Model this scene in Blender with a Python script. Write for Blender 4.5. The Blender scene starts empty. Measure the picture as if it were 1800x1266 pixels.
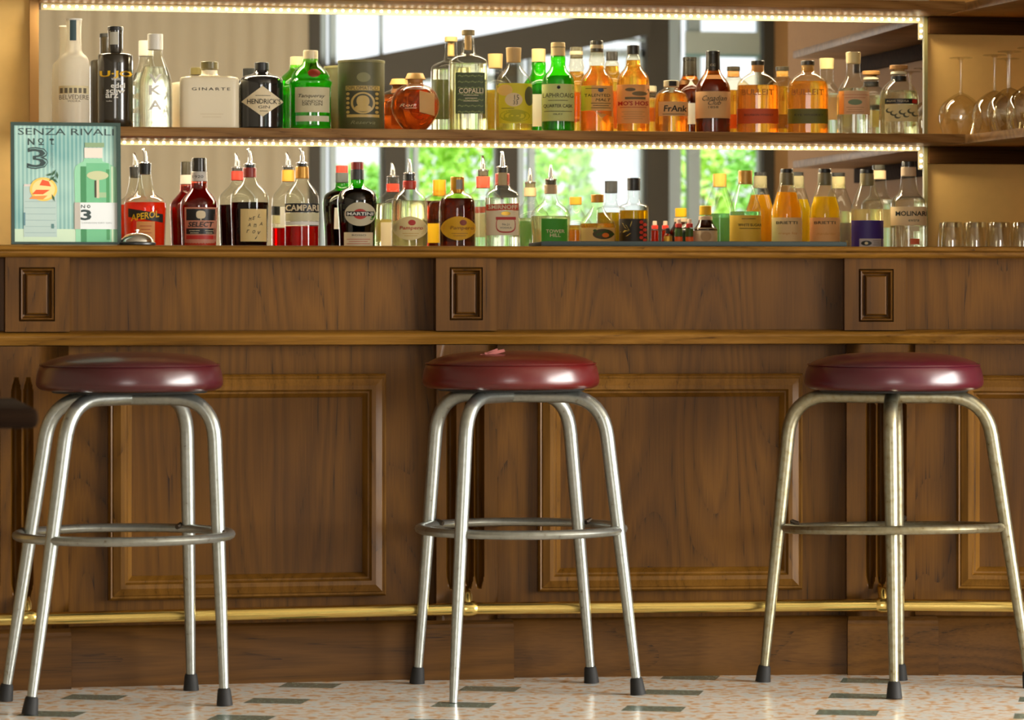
import bpy, bmesh, math, random
from mathutils import Vector, Matrix
random.seed(7)
S = bpy.context.scene
COL = S.collection

# ------------------------------------------------------------------ camera, world, lights, exposure
F = 6280.0                       # focal length in pixels of the 1800 wide frame
HY = 510.0                       # horizon row
CAMZ = 0.985
P = 11.0                         # distance of the camera from the mirror wall (plane y = 0)
TH = math.atan(0.1975)
FW = Vector((math.sin(TH), math.cos(TH), 0)); RT = Vector((math.cos(TH), -math.sin(TH), 0))
CAM = Vector((0, -P, CAMZ))
cd = bpy.data.cameras.new('camera'); cam = bpy.data.objects.new('camera', cd); COL.objects.link(cam)
cam.location = CAM
cam.rotation_euler = (math.pi/2, 0, -TH)
cd.sensor_width = 36; cd.lens = 36*F/1800; cd.shift_y = -(633-HY)/1800
cd.clip_start = 0.05; cd.clip_end = 200
cd.dof.use_dof = True; cd.dof.focus_distance = 9.8; cd.dof.aperture_fstop = 6.5
S.camera = cam
S.view_settings.view_transform = 'Standard'; S.view_settings.look = 'None'
S.view_settings.gamma = 1; S.view_settings.use_curve_mapping = False
S.view_settings.exposure = 0.6
S.cycles.use_denoising = True
S.cycles.max_bounces = 14; S.cycles.transparent_max_bounces = 24
S.cycles.transmission_bounces = 12; S.cycles.glossy_bounces = 8; S.cycles.diffuse_bounces = 4
S.cycles.sample_clamp_indirect = 4.0; S.cycles.blur_glossy = 0.6
S.cycles.caustics_reflective = False; S.cycles.caustics_refractive = True

W = bpy.data.worlds.new('world'); S.world = W; W.use_nodes = True
bg = W.node_tree.nodes['Background']; bg.inputs[0].default_value = (0.90, 0.95, 1.0, 1); bg.inputs[1].default_value = 0.95

def lamp(name, kind, loc, aim, energy, color, sx=1, sy=1, spread=None):
    d = bpy.data.lights.new(name, kind); o = bpy.data.objects.new(name, d); COL.objects.link(o)
    o.location = loc; d.energy = energy; d.color = color
    v = Vector(aim) - Vector(loc); o.rotation_euler = v.to_track_quat('-Z', 'Y').to_euler()
    if kind == 'AREA':
        d.shape = 'RECTANGLE'; d.size = sx; d.size_y = sy
        if spread: d.spread = math.radians(spread)
    return o
sun = lamp('sun', 'SUN', (3, 6, 12), (4.2, -8, 0), 6.5, (1, 0.97, 0.9)); sun.data.angle = 0.02
lamp('window_daylight', 'AREA', (7.0, -6.3, 1.55), (0, -6.3, 1.55), 720, (1.0, 0.975, 0.92), 5.4, 2.4)  # assumed daylight from the right, unseen; no window is built in that wall
lamp('rear_window_daylight', 'AREA', (-0.6, -13.8, 1.7), (1.4, -2.0, 1.0), 120, (1.0, 0.96, 0.9), 2.6, 2.2)  # unseen soft fill added behind the camera; no window stands there

# ------------------------------------------------------------------ pixel helpers
def ray(px, py=HY):
    return FW + RT*((px-900)/F) + Vector((0, 0, (HY-py)/F))
def at_d(px, py, d): return CAM + ray(px, py)*d
def at_y(px, py, Y):
    r = ray(px, py); return CAM + r*((Y+P)/r.y)
def at_z(px, py, z):
    r = ray(px, py); return CAM + r*((z-CAMZ)/r.z)
def depth(pt): return (Vector(pt)-CAM).dot(FW)
WY = -14.0
def refl(px, py=HY, Y=WY):                      # point seen in the wall mirror, on the plane y = Y of the room
    r = ray(px, py); t = (P - Y)/r.y
    p = CAM + r*t; return Vector((p.x, Y, p.z))

# ------------------------------------------------------------------ materials
def lin(c):
    return tuple(((v/255)/12.92 if v/255 <= .04045 else ((v/255+.055)/1.055)**2.4) for v in c) + (1,)
MATS = {}
def nmat(name):
    m = bpy.data.materials.new(name); m.use_nodes = True
    return m, m.node_tree, m.node_tree.nodes['Principled BSDF']
def pm(c, rough=.5, metal=0, coat=0, bump=0, var=0, name=None):
    key = ('pm', c, rough, metal, coat, bump, var)
    if key in MATS: return MATS[key]
    m, nt, b = nmat(name or 'paint')
    b.inputs['Base Color'].default_value = lin(c); b.inputs['Roughness'].default_value = rough
    b.inputs['Metallic'].default_value = metal; b.inputs['Coat Weight'].default_value = coat
    if bump or var:
        tc = nt.nodes.new('ShaderNodeTexCoord'); n = nt.nodes.new('ShaderNodeTexNoise'); n.inputs['Scale'].default_value = 30
        n.inputs['Detail'].default_value = 6
        nt.links.new(tc.outputs['Object'], n.inputs['Vector'])
        if var:
            mx = nt.nodes.new('ShaderNodeMixRGB'); mx.inputs[1].default_value = lin(c)
            mx.inputs[2].default_value = lin(tuple(max(0, v*(1-var)) for v in c))
            nt.links.new(n.outputs['Fac'], mx.inputs[0]); nt.links.new(mx.outputs[0], b.inputs['Base Color'])
        if bump:
            bp = nt.nodes.new('ShaderNodeBump'); bp.inputs['Strength'].default_value = bump; bp.inputs['Distance'].default_value = .002
            nt.links.new(n.outputs['Fac'], bp.inputs['Height']); nt.links.new(bp.outputs[0], b.inputs['Normal'])
    MATS[key] = m; return m
def glass(c=(250, 252, 248), refl_=.06, rough=0.02, frost=0.0):
    key = ('glass', c, refl_, rough, frost)
    if key in MATS: return MATS[key]
    m = bpy.data.materials.new('bottle_glass'); m.use_nodes = True; nt = m.node_tree; nt.nodes.clear()
    out = nt.nodes.new('ShaderNodeOutputMaterial')
    tr = nt.nodes.new('ShaderNodeBsdfTransparent'); tr.inputs[0].default_value = lin(c)
    gl = nt.nodes.new('ShaderNodeBsdfGlossy'); gl.inputs['Roughness'].default_value = rough
    lw = nt.nodes.new('ShaderNodeLayerWeight'); lw.inputs['Blend'].default_value = .35
    mp = nt.nodes.new('ShaderNodeMapRange'); mp.inputs['To Min'].default_value = refl_*.6; mp.inputs['To Max'].default_value = .75
    pw = nt.nodes.new('ShaderNodeMath'); pw.operation = 'POWER'; pw.inputs[1].default_value = 2.2
    nt.links.new(lw.outputs['Facing'], pw.inputs[0]); nt.links.new(pw.outputs[0], mp.inputs['Value'])
    mx = nt.nodes.new('ShaderNodeMixShader'); nt.links.new(mp.outputs[0], mx.inputs[0])
    nt.links.new(tr.outputs[0], mx.inputs[1]); nt.links.new(gl.outputs[0], mx.inputs[2])
    last = mx
    if frost:
        df = nt.nodes.new('ShaderNodeBsdfTranslucent'); df.inputs[0].default_value = lin((255, 252, 240))
        d2 = nt.nodes.new('ShaderNodeBsdfDiffuse'); d2.inputs[0].default_value = lin((250, 246, 232))
        m2 = nt.nodes.new('ShaderNodeMixShader'); m2.inputs[0].default_value = .5
        nt.links.new(df.outputs[0], m2.inputs[1]); nt.links.new(d2.outputs[0], m2.inputs[2])
        m3 = nt.nodes.new('ShaderNodeMixShader'); m3.inputs[0].default_value = frost
        nt.links.new(mx.outputs[0], m3.inputs[1]); nt.links.new(m2.outputs[0], m3.inputs[2]); last = m3
    nt.links.new(last.outputs[0], out.inputs[0]); MATS[key] = m; return m
def liquid(c, cloud=.35, clear=.3):
    key = ('liq', c, cloud, clear)
    if key in MATS: return MATS[key]
    m = bpy.data.materials.new('liquid'); m.use_nodes = True; nt = m.node_tree; nt.nodes.clear()
    out = nt.nodes.new('ShaderNodeOutputMaterial')
    tr = nt.nodes.new('ShaderNodeBsdfTransparent'); tr.inputs[0].default_value = lin(c)
    rf = nt.nodes.new('ShaderNodeBsdfRefraction'); rf.inputs[0].default_value = lin(c); rf.inputs['IOR'].default_value = 1.3
    rf.inputs['Roughness'].default_value = .03
    df = nt.nodes.new('ShaderNodeBsdfTranslucent'); df.inputs[0].default_value = lin(c)
    d2 = nt.nodes.new('ShaderNodeBsdfDiffuse'); d2.inputs[0].default_value = lin(c)
    md = nt.nodes.new('ShaderNodeMixShader'); md.inputs[0].default_value = .5
    nt.links.new(df.outputs[0], md.inputs[1]); nt.links.new(d2.outputs[0], md.inputs[2])
    m1 = nt.nodes.new('ShaderNodeMixShader'); m1.inputs[0].default_value = clear
    nt.links.new(rf.outputs[0], m1.inputs[1]); nt.links.new(tr.outputs[0], m1.inputs[2])
    m2 = nt.nodes.new('ShaderNodeMixShader'); m2.inputs[0].default_value = cloud
    nt.links.new(m1.outputs[0], m2.inputs[1]); nt.links.new(md.outputs[0], m2.inputs[2])
    nt.links.new(m2.outputs[0], out.inputs[0]); MATS[key] = m; return m
def emis(c, s):
    m = bpy.data.materials.new('lit_diode'); m.use_nodes = True; nt = m.node_tree; nt.nodes.clear()
    out = nt.nodes.new('ShaderNodeOutputMaterial'); e = nt.nodes.new('ShaderNodeEmission')
    e.inputs[0].default_value = lin(c); e.inputs[1].default_value = s
    nt.links.new(e.outputs[0], out.inputs[0])
    try: m.cycles.emission_sampling = 'NONE'
    except Exception: pass
    return m
def wood(name, dark, mid, light, vertical=True, rough=.46, scale=1.0):
    m, nt, b = nmat(name); N = nt.nodes; L = nt.links
    tc = N.new('ShaderNodeTexCoord')
    def noise(sc, scale_, det, dist=0):
        mp = N.new('ShaderNodeMapping'); mp.inputs['Scale'].default_value = sc if vertical else (sc[2], sc[1], sc[0])
        L.new(tc.outputs['Object'], mp.inputs['Vector'])
        n = N.new('ShaderNodeTexNoise'); n.inputs['Scale'].default_value = scale_; n.inputs['Detail'].default_value = det; n.inputs['Distortion'].default_value = dist
        L.new(mp.outputs[0], n.inputs['Vector']); return n.outputs['Fac']
    def mth(op, a, b_=None, c_=None):
        n = N.new('ShaderNodeMath'); n.operation = op
        for i, v in enumerate((a, b_, c_)):
            if v is None: continue
            if hasattr(v, 'node'): L.new(v, n.inputs[i])
            else: n.inputs[i].default_value = v
        return n.outputs[0]
    rings = mth('FRACT', mth('MULTIPLY', noise((5*scale, 5*scale, .75*scale), 1, .5), 15))     # growth rings: slow fade, sharp dark edge
    fine = noise((230, 230, 6), 1, 3)
    r = N.new('ShaderNodeValToRGB'); e = r.color_ramp.elements
    e[0].position = 0; e[0].color = lin(mid); e[1].position = 1; e[1].color = lin(dark)
    k = e.new(.35); k.color = lin(light); k = e.new(.86); k.color = lin(mid)
    L.new(mth('ADD', mth('MULTIPLY', rings, .86), mth('MULTIPLY', mth('SUBTRACT', fine, .5), .9)), r.inputs[0])
    big = noise((1.6, 1.6, 1.0), 1.6, 2)
    r2 = N.new('ShaderNodeValToRGB'); r2.color_ramp.elements[0].position = .32; r2.color_ramp.elements[0].color = (.60, .56, .50, 1)
    r2.color_ramp.elements[1].position = .68; r2.color_ramp.elements[1].color = (1.15, 1.15, 1.1, 1); L.new(big, r2.inputs[0])
    hs = N.new('ShaderNodeMixRGB'); hs.blend_type = 'MULTIPLY'; hs.inputs[0].default_value = 1
    L.new(r.outputs[0], hs.inputs[1]); L.new(r2.outputs[0], hs.inputs[2]); L.new(hs.outputs[0], b.inputs['Base Color'])
    b.inputs['Roughness'].default_value = rough; b.inputs['Specular IOR Level'].default_value = .22
    bp = N.new('ShaderNodeBump'); bp.inputs['Strength'].default_value = .12; bp.inputs['Distance'].default_value = .0005
    L.new(fine, bp.inputs['Height']); L.new(bp.outputs[0], b.inputs['Normal'])
    return m
WOODV = wood('walnut_upright_grain', (42, 23, 2), (82, 51, 7), (97, 62, 12))
WOODH = wood('walnut_long_grain', (42, 24, 4), (78, 49, 10), (94, 61, 18), vertical=False)
WOODM = wood('walnut_moulding', (62, 38, 8), (100, 67, 20), (122, 85, 31), vertical=False, rough=.34)
WOODMV = wood('walnut_upright_moulding', (62, 38, 8), (100, 67, 20), (118, 81, 29), rough=.36)
SHELFW = wood('oak_shelf', (104, 72, 38), (146, 106, 60), (176, 134, 84), vertical=False, rough=.45)
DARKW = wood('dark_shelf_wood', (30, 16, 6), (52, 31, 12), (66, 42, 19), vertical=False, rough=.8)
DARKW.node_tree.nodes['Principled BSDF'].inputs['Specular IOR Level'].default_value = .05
TABW = wood('dark_table_wood', (14, 8, 4), (26, 16, 9), (34, 22, 13), vertical=False, rough=.9)
TABW.node_tree.nodes['Principled BSDF'].inputs['Specular IOR Level'].default_value = .04

# ------------------------------------------------------------------ mesh building
class M:
    def __init__(s): s.v = []; s.f = []
    def add(s, vs, fs):
        o = len(s.v); s.v += [tuple(v) for v in vs]; s.f += [tuple(i+o for i in f) for f in fs]; return s
    def box(s, x0, x1, y0, y1, z0, z1, fr=None):
        vs = [Vector((x, y, z)) for z in (z0, z1) for y in (y0, y1) for x in (x0, x1)]
        if fr: vs = [fr(v) for v in vs]
        return s.add(vs, [(0, 2, 3, 1), (4, 5, 7, 6), (0, 1, 5, 4), (2, 6, 7, 3), (0, 4, 6, 2), (1, 3, 7, 5)])
    def loops(s, rings, cap0=True, cap1=True):
        n = len(rings[0]); o = len(s.v)
        for r in rings: s.v += [tuple(p) for p in r]
        for i in range(len(rings)-1):
            for j in range(n):
                a = o+i*n+j; b = o+i*n+(j+1) % n; s.f.append((a, b, b+n, a+n))
        if cap0: s.f.append(tuple(o+j for j in reversed(range(n))))
        if cap1: s.f.append(tuple(o+(len(rings)-1)*n+j for j in range(n)))
        return s
    def lathe(s, prof, n=32, cx=0, cy=0, cap0=True, cap1=True):
        return s.loops([[(cx+r*math.cos(2*math.pi*j/n), cy+r*math.sin(2*math.pi*j/n), z) for j in range(n)] for r, z in prof], cap0, cap1)
    def tube(s, path, rad, n=12, closed=False):
        path = [Vector(p) for p in path]; rings = []; N = len(path); up = None
        rads = rad if isinstance(rad, (list, tuple)) else [rad]*N
        for i, p in enumerate(path):
            a = path[(i-1) % N] if (closed or i > 0) else p; b = path[(i+1) % N] if (closed or i < N-1) else p
            t = (b-a).normalized()
            if up is None: up = Vector((0, 0, 1)) if abs(t.z) < .9 else Vector((1, 0, 0))
            sd = t.cross(up).normalized(); up = sd.cross(t).normalized()
            rings.append([p + (sd*math.cos(2*math.pi*j/n) + up*math.sin(2*math.pi*j/n))*rads[i] for j in range(n)])
        if closed: rings.append(rings[0]); return s.loops(rings, False, False)
        return s.loops(rings)
    def grid(s, fn, nu, nv):
        o = len(s.v)
        for j in range(nv+1):
            for i in range(nu+1): s.v.append(tuple(fn(i/nu, j/nv)))
        for j in range(nv):
            for i in range(nu):
                a = o+j*(nu+1)+i; s.f.append((a, a+1, a+nu+2, a+nu+1))
        return s
    def build(s, name, mat, parent=None, smooth=True, org=None, angle=38, fix=True, bevel=0):
        me = bpy.data.meshes.new(name)
        og = Vector(org) if org is not None else Vector((0, 0, 0))
        me.from_pydata([tuple(Vector(v)-og) for v in s.v], [], s.f); me.update()
        bm = bmesh.new(); bm.from_mesh(me)
        bmesh.ops.remove_doubles(bm, verts=bm.verts, dist=1e-6)
        if fix: bmesh.ops.recalc_face_normals(bm, faces=bm.faces)
        if bevel: bmesh.ops.bevel(bm, geom=list(bm.edges), offset=bevel, segments=2, affect='EDGES', profile=.5)
        if smooth:
            for f in bm.faces: f.smooth = True
            for e in bm.edges:
                if len(e.link_faces) == 2 and e.calc_face_angle(0) > math.radians(angle): e.smooth = False
        bm.to_mesh(me); bm.free(); me.materials.append(mat)
        o = bpy.data.objects.new(name, me); COL.objects.link(o)
        if parent: o.parent = parent
        elif org is not None: o.location = og
        return o
def tag(o, label=None, cat=None, group=None, kind=None):
    if label: o['label'] = label
    if cat: o['category'] = cat
    if group: o['group'] = group
    if kind: o['kind'] = kind
    return o
def root(name, loc, rz=0, label=None, cat=None, group=None, kind=None):
    o = bpy.data.objects.new(name, None); COL.objects.link(o); o.location = loc; o.rotation_euler = (0, 0, rz)
    o.empty_display_size = .05
    return tag(o, label, cat, group, kind)
def struct(name, m, mat, parent=None, **k):
    o = m.build(name, mat, parent, **k)
    if not parent: o['kind'] = 'structure'
    return o
def chaikin(p, it=2):
    for _ in range(it):
        q = [p[0]]
        for a, b in zip(p[:-1], p[1:]):
            q.append((a[0]*.75+b[0]*.25, a[1]*.75+b[1]*.25)); q.append((a[0]*.25+b[0]*.75, a[1]*.25+b[1]*.75))
        q.append(p[-1]); p = q
    return p
_fc = {}
def textmesh(s, shear=0, bold=0, space=1):
    k = (s, shear, bold, space)
    if k in _fc: return _fc[k]
    c = bpy.data.curves.new('t', 'FONT'); c.body = s; c.align_x = 'CENTER'; c.align_y = 'CENTER'; c.size = 1; c.resolution_u = 2
    c.shear = shear; c.offset = bold; c.space_character = space
    o = bpy.data.objects.new('t', c); COL.objects.link(o); bpy.context.view_layer.update()
    dg = bpy.context.evaluated_depsgraph_get(); me = bpy.data.meshes.new_from_object(o.evaluated_get(dg))
    vs = [(v.co.x, v.co.y) for v in me.vertices]; fs = [tuple(p.vertices) for p in me.polygons]
    bpy.data.objects.remove(o); bpy.data.meshes.remove(me); bpy.data.curves.remove(c)
    x0 = min(v[0] for v in vs); x1 = max(v[0] for v in vs); y0 = min(v[1] for v in vs); y1 = max(v[1] for v in vs)
    vs = [((x-(x0+x1)/2)/(x1-x0), (y-(y0+y1)/2)/(y1-y0)) for x, y in vs]      # unit box
    _fc[k] = (vs, fs); return _fc[k]

# ------------------------------------------------------------------ room shell
GOLD = pm((236, 192, 112), .75, var=.05, name='gold_wall_paint')
TAN = pm((196, 150, 96), .7, var=.05, name='tan_wall_paint')
TAUPE = pm((158, 144, 118), .9, name='taupe_cloth')
DARKCOL = pm((60, 53, 38), .7, name='dark_column_paint')
FRAME = pm((168, 182, 182), .4, name='grey_window_frame')
PALE = pm((158, 150, 134), .8, name='plaster')

def floor_mat():
    m, nt, b = nmat('marble_tile_floor'); N = nt.nodes; L = nt.links
    tc = N.new('ShaderNodeTexCoord'); mp = N.new('ShaderNodeMapping'); mp.vector_type = 'TEXTURE'
    p0 = at_z(545, 1205, 0); mp.inputs['Location'].default_value = (p0.x, p0.y, 0)
    mp.inputs['Rotation'].default_value = (0, 0, -TH-math.atan(.176)); mp.inputs['Scale'].default_value = (.455, .345, 1)
    L.new(tc.outputs['Object'], mp.inputs['Vector'])
    sx = N.new('ShaderNodeSeparateXYZ'); L.new(mp.outputs[0], sx.inputs[0])
    def mth(op, a, b_=None, c_=None):
        n = N.new('ShaderNodeMath'); n.operation = op
        for i, v in enumerate((a, b_, c_)):
            if v is None: continue
            if hasattr(v, 'node'): L.new(v, n.inputs[i])
            else: n.inputs[i].default_value = v
        return n.outputs[0]
    def cell(o): return mth('ABSOLUTE', mth('SUBTRACT', mth('FRACT', mth('ADD', o, .5)), .5))
    u = cell(sx.outputs[0]); v = cell(sx.outputs[1])
    ins = mth('MULTIPLY', mth('LESS_THAN', u, .155), mth('LESS_THAN', v, .155))
    g1 = mth('LESS_THAN', u, .012); g2 = mth('LESS_THAN', v, .012)
    gr = mth('MAXIMUM', g1, g2)
    n1 = N.new('ShaderNodeTexNoise'); n1.inputs['Scale'].default_value = 34; n1.inputs['Detail'].default_value = 3; n1.inputs['Distortion'].default_value = .6
    L.new(tc.outputs['Object'], n1.inputs['Vector'])
    r1 = N.new('ShaderNodeValToRGB'); e = r1.color_ramp.elements
    e[0].position = .38; e[0].color = lin((222, 230, 230)); e[1].position = .74; e[1].color = lin((206, 146, 92))
    k = e.new(.48); k.color = lin((238, 234, 226)); k = e.new(.58); k.color = lin((228, 196, 158))
    L.new(n1.outputs['Fac'], r1.inputs[0])
    n2 = N.new('ShaderNodeTexNoise'); n2.inputs['Scale'].default_value = 90; n2.inputs['Detail'].default_value = 4
    L.new(tc.outputs['Object'], n2.inputs['Vector'])
    r2 = N.new('ShaderNodeValToRGB'); e = r2.color_ramp.elements
    e[0].position = .35; e[0].color = lin((88, 104, 96)); e[1].position = .7; e[1].color = lin((136, 152, 138)); L.new(n2.outputs['Fac'], r2.inputs[0])
    mg = N.new('ShaderNodeMixRGB'); L.new(mth('MULTIPLY', gr, .45), mg.inputs[0]); L.new(r1.outputs[0], mg.inputs[1]); mg.inputs[2].default_value = lin((226, 224, 216))
    mx = N.new('ShaderNodeMixRGB'); L.new(ins, mx.inputs[0]); L.new(mg.outputs[0], mx.inputs[1]); L.new(r2.outputs[0], mx.inputs[2])
    L.new(mx.outputs[0], b.inputs['Base Color']); b.inputs['Roughness'].default_value = .22
    return m
struct('floor', M().box(-4, 9, -14.2, .1, -.1, 0), floor_mat(), smooth=False)
struct('ceiling', M().box(-4, 9, -14.2, .1, 3.25, 3.35), PALE, smooth=False)
XM0 = at_y(68, 0, 0).x; XM1 = at_y(1623, 0, 0).x; XS = at_y(1652, 0, 0).x
struct('wall_back', M().box(-4, 9, .012, .12, 0, 3.25), GOLD, smooth=False)
struct('wall_right', M().box(3.92, 4.02, -3.05, .012, 0, 3.25), TAN, smooth=False)
struct('wall_left', M().box(-4.1, -4, -14.2, .1, 0, 3.25), PALE, smooth=False)
struct('wall_side', M().box(7.1, 7.2, -14.2, .1, 0, 3.25), PALE, smooth=False)
t0 = at_y(52, 0, 0).x
struct('trim_1', M().box(t0, XM0, -.008, .012, 1.12, 3.25), pm((176, 132, 74), .7, name='brown_trim_paint'), smooth=False, bevel=0)

# window wall behind the camera, seen in the mirror
ZT = 3.25
def rx(px): return refl(px).x
xc = [rx(p) for p in (541, 562, 674, 712, 875, 908, 1133, 1173, 1338, 1358)]
struct('wall_front_left', M().box(-4, xc[0], WY-.1, WY, 0, ZT), TAUPE, smooth=False)
struct('wall_front_right', M().box(xc[9], 7.1, WY-.1, WY, 0, ZT), TAN, smooth=False)
beamtop = lambda px: refl(px, 118-.19*(px-560)).z
beambot = lambda px: refl(px, 178-.2*(px-560)).z
def column(name, a, b, ztop):
    struct(name, M().box(a, b, WY-.14, WY+.06, 0, ztop), DARKCOL, smooth=False)
column('trim_2', xc[0], xc[1], ZT)
column('trim_3', xc[2], xc[3], beambot(693)); column('trim_4', xc[4], xc[5], beambot(892))
column('trim_5', xc[6], xc[7], ZT); column('trim_6', xc[8], xc[9], ZT)
m = M(); y0, y1 = WY+.08, WY+.2
xa, xb = xc[0], xc[6]
m.add([(xa, y0, beambot(541)), (xa, y1, beambot(541)), (xa, y1, beamtop(541)), (xa, y0, beamtop(541)),
       (xb, y0, beambot(1133)), (xb, y1, beambot(1133)), (xb, y1, beamtop(1133)), (xb, y0, beamtop(1133))],
      [(0, 1, 2, 3), (4, 7, 6, 5), (0, 4, 5, 1), (1, 5, 6, 2), (2, 6, 7, 3), (3, 7, 4, 0)])
struct('trim_7', m, DARKCOL, smooth=False)
PANE = glass((253, 254, 255), .03, .0)
def window(n, a, b, fl, ztop, mull=None):
    wf = M()
    w = rx(fl)-a
    wf.box(a, a+w*.45, WY-.10, WY-.02, 0, ztop); wf.box(a+w*.62, a+w, WY-.06, WY+.03, 0, ztop)
    wf.box(b-.02, b, WY-.08, WY-.02, 0, ztop); wf.box(a, b, WY-.08, WY-.02, .9, .98); wf.box(a, b, WY-.08, WY-.02, ztop-.05, ztop)
    o = struct('window_%d' % n, wf, FRAME, smooth=False)
    M().box(a+w, b, WY-.055, WY-.047, .98, ztop-.05).build('pane', PANE, o, smooth=False)
window(1, xc[1], xc[2], 590, ZT); window(2, xc[3], xc[4], 735, beambot(795)); window(3, xc[5], xc[6], 940, beambot(1020)); window(4, xc[7], xc[8], 1230, ZT)
M().box(xc[3], xc[4], WY-.055, WY-.047, beamtop(712), ZT).build('window_5', PANE, smooth=False)['kind'] = 'structure'

def curtain(name, xa, xb, z0, z1, y, mat, waves, amp, label, group=None):
    mm = M()
    f = lambda u, v: (xa+(xb-xa)*u, y+amp*math.sin(u*waves*2*math.pi)*(.7+.3*math.sin(9*u)), z0+(z1-z0)*v)
    g = lambda u, v: (xa+(xb-xa)*u, y+.004+amp*math.sin(u*waves*2*math.pi)*(.7+.3*math.sin(9*u)), z0+(z1-z0)*v)
    mm.grid(f, waves*12, 2)
    r = root(name, ((xa+xb)/2, y, z0), 0, label, 'curtain', group)
    mm.build('cloth', mat, r, org=r.location, fix=False)
    M().tube([(xa-.03, y, z1+.02), (xb+.03, y, z1+.02)], .012, 8).build('rod', FRAME, r, org=r.location)
    return r
curtain('curtain', rx(60), rx(536), .05, 3.15, WY+.18, TAUPE, 14, .007, 'taupe floor-length curtain reflected behind the frosted bottles')
cw, nt_, b_ = nmat('white_cloth'); b_.inputs['Base Color'].default_value = lin((245, 243, 240)); b_.inputs['Roughness'].default_value = .9
tl_ = nt_.nodes.new('ShaderNodeBsdfTranslucent'); tl_.inputs[0].default_value = lin((250, 250, 250)); mx_ = nt_.nodes.new('ShaderNodeMixShader'); mx_.inputs[0].default_value = .9
nt_.links.new(b_.outputs[0], mx_.inputs[1]); nt_.links.new(tl_.outputs[0], mx_.inputs[2]); ts_ = nt_.nodes.new('ShaderNodeBsdfTransparent'); m2_ = nt_.nodes.new('ShaderNodeMixShader'); m2_.inputs[0].default_value = .7
nt_.links.new(mx_.outputs[0], m2_.inputs[1]); nt_.links.new(ts_.outputs[0], m2_.inputs[2]); nt_.links.new(m2_.outputs[0], nt_.nodes['Material Output'].inputs[0])
curtain('curtain', refl(1003, Y=WY+.12).x, refl(1131, Y=WY+.12).x, .05, beambot(1133)-.05, WY+.03, cw, 5, .015, 'white curtain drawn beside the garden window in the mirror')
bl = root('roller_blind', (rx(1268), WY+.1, refl(1268, 100).z), 0, 'grey roller blind half lowered in the far reflected window', 'blind')
M().box(refl(1204, Y=WY+.1).x, refl(1336, Y=WY+.1).x, WY+.095, WY+.105, refl(1268, 97).z, refl(1268, 58).z).build('cloth', pm((176, 186, 176), .8), bl, smooth=False, org=bl.location)
M().box(refl(1204, Y=WY+.1).x, refl(1336, Y=WY+.1).x, WY+.09, WY+.11, refl(1268, 102).z, refl(1268, 97).z).build('bottom_bar', pm((120, 160, 160), .5), bl, smooth=False, org=bl.location)

# garden
struct('ground', M().box(-6, 16, -30, -14.2, -.12, -.02), pm((170, 176, 150), .9, var=.2), smooth=False)
def leafmat(c):
    m, nt, b = nmat('leaf'); b.inputs['Base Color'].default_value = lin(c); b.inputs['Roughness'].default_value = .5
    b.inputs['Transmission Weight'].default_value = 0
    tl = nt.nodes.new('ShaderNodeBsdfTranslucent'); tl.inputs[0].default_value = lin((200, 240, 90))
    mx = nt.nodes.new('ShaderNodeMixShader'); mx.inputs[0].default_value = .4
    out = nt.nodes['Material Output']; nt.links.new(b.outputs[0], mx.inputs[1]); nt.links.new(tl.outputs[0], mx.inputs[2]); nt.links.new(mx.outputs[0], out.inputs[0])
    return m
LEAF = [leafmat((164, 214, 104)), leafmat((190, 226, 124)), leafmat((150, 206, 122))]
def shrub(px, h, w, li, label, Y=-18.2):
    x = refl(px, HY, Y).x
    r = root('garden_shrub', (x, Y, 0), 0, label, 'shrub', 'shrubs in the garden beyond the windows')
    rnd = random.Random(px)
    mm = M()
    for _ in range(1500):
        a = rnd.uniform(0, 2*math.pi); z = rnd.random()**.8*h; t = z/h
        R = w*(.55+.45*math.sin(math.pi*min(1, t*1.15)*.9+.2))*rnd.uniform(.75, 1.05)
        c = Vector((R*math.cos(a), R*.6*math.sin(a), z+.05))
        s = rnd.uniform(.035, .08); q = Matrix.Rotation(rnd.uniform(0, 6.28), 3, Vector((rnd.uniform(-1, 1), rnd.uniform(-1, 1), rnd.uniform(-1, 1))).normalized())
        mm.add([c+q@Vector(v)*s for v in ((-1, 0, 0), (0, -.5, .1), (1, 0, 0), (0, .5, .1))], [(0, 1, 2), (0, 2, 3)])
    mm.build('foliage', LEAF[li], r, fix=False, smooth=False)
    mm = M()
    for k in range(5):
        a = k*1.3; mm.tube([(0, 0, 0), (.2*w*math.cos(a), .1*w*math.sin(a), h*.4), (.6*w*math.cos(a), .3*w*math.sin(a), h*.8)], [.03, .02, .008], 6)
    mm.build('branches', pm((90, 74, 50), .8), r)
shrub(632, 2.0, .36, 2, 'pale green shrub seen through the first window', -19.4)
shrub(762, 2.25, .36, 0, 'bright green shrub seen through the second window', -18.0)
shrub(845, 2.35, .36, 1, 'yellow-green shrub at the right of the second window', -19.0)
shrub(985, 2.35, .4, 0, 'bright green shrub beside the white curtain', -18.2)
shrub(1222, 2.4, .36, 1, 'yellow-green shrub filling the left of the last window', -18.0)
shrub(1318, 2.3, .36, 2, 'leafy green shrub at the right of the last window', -19.0)

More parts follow.
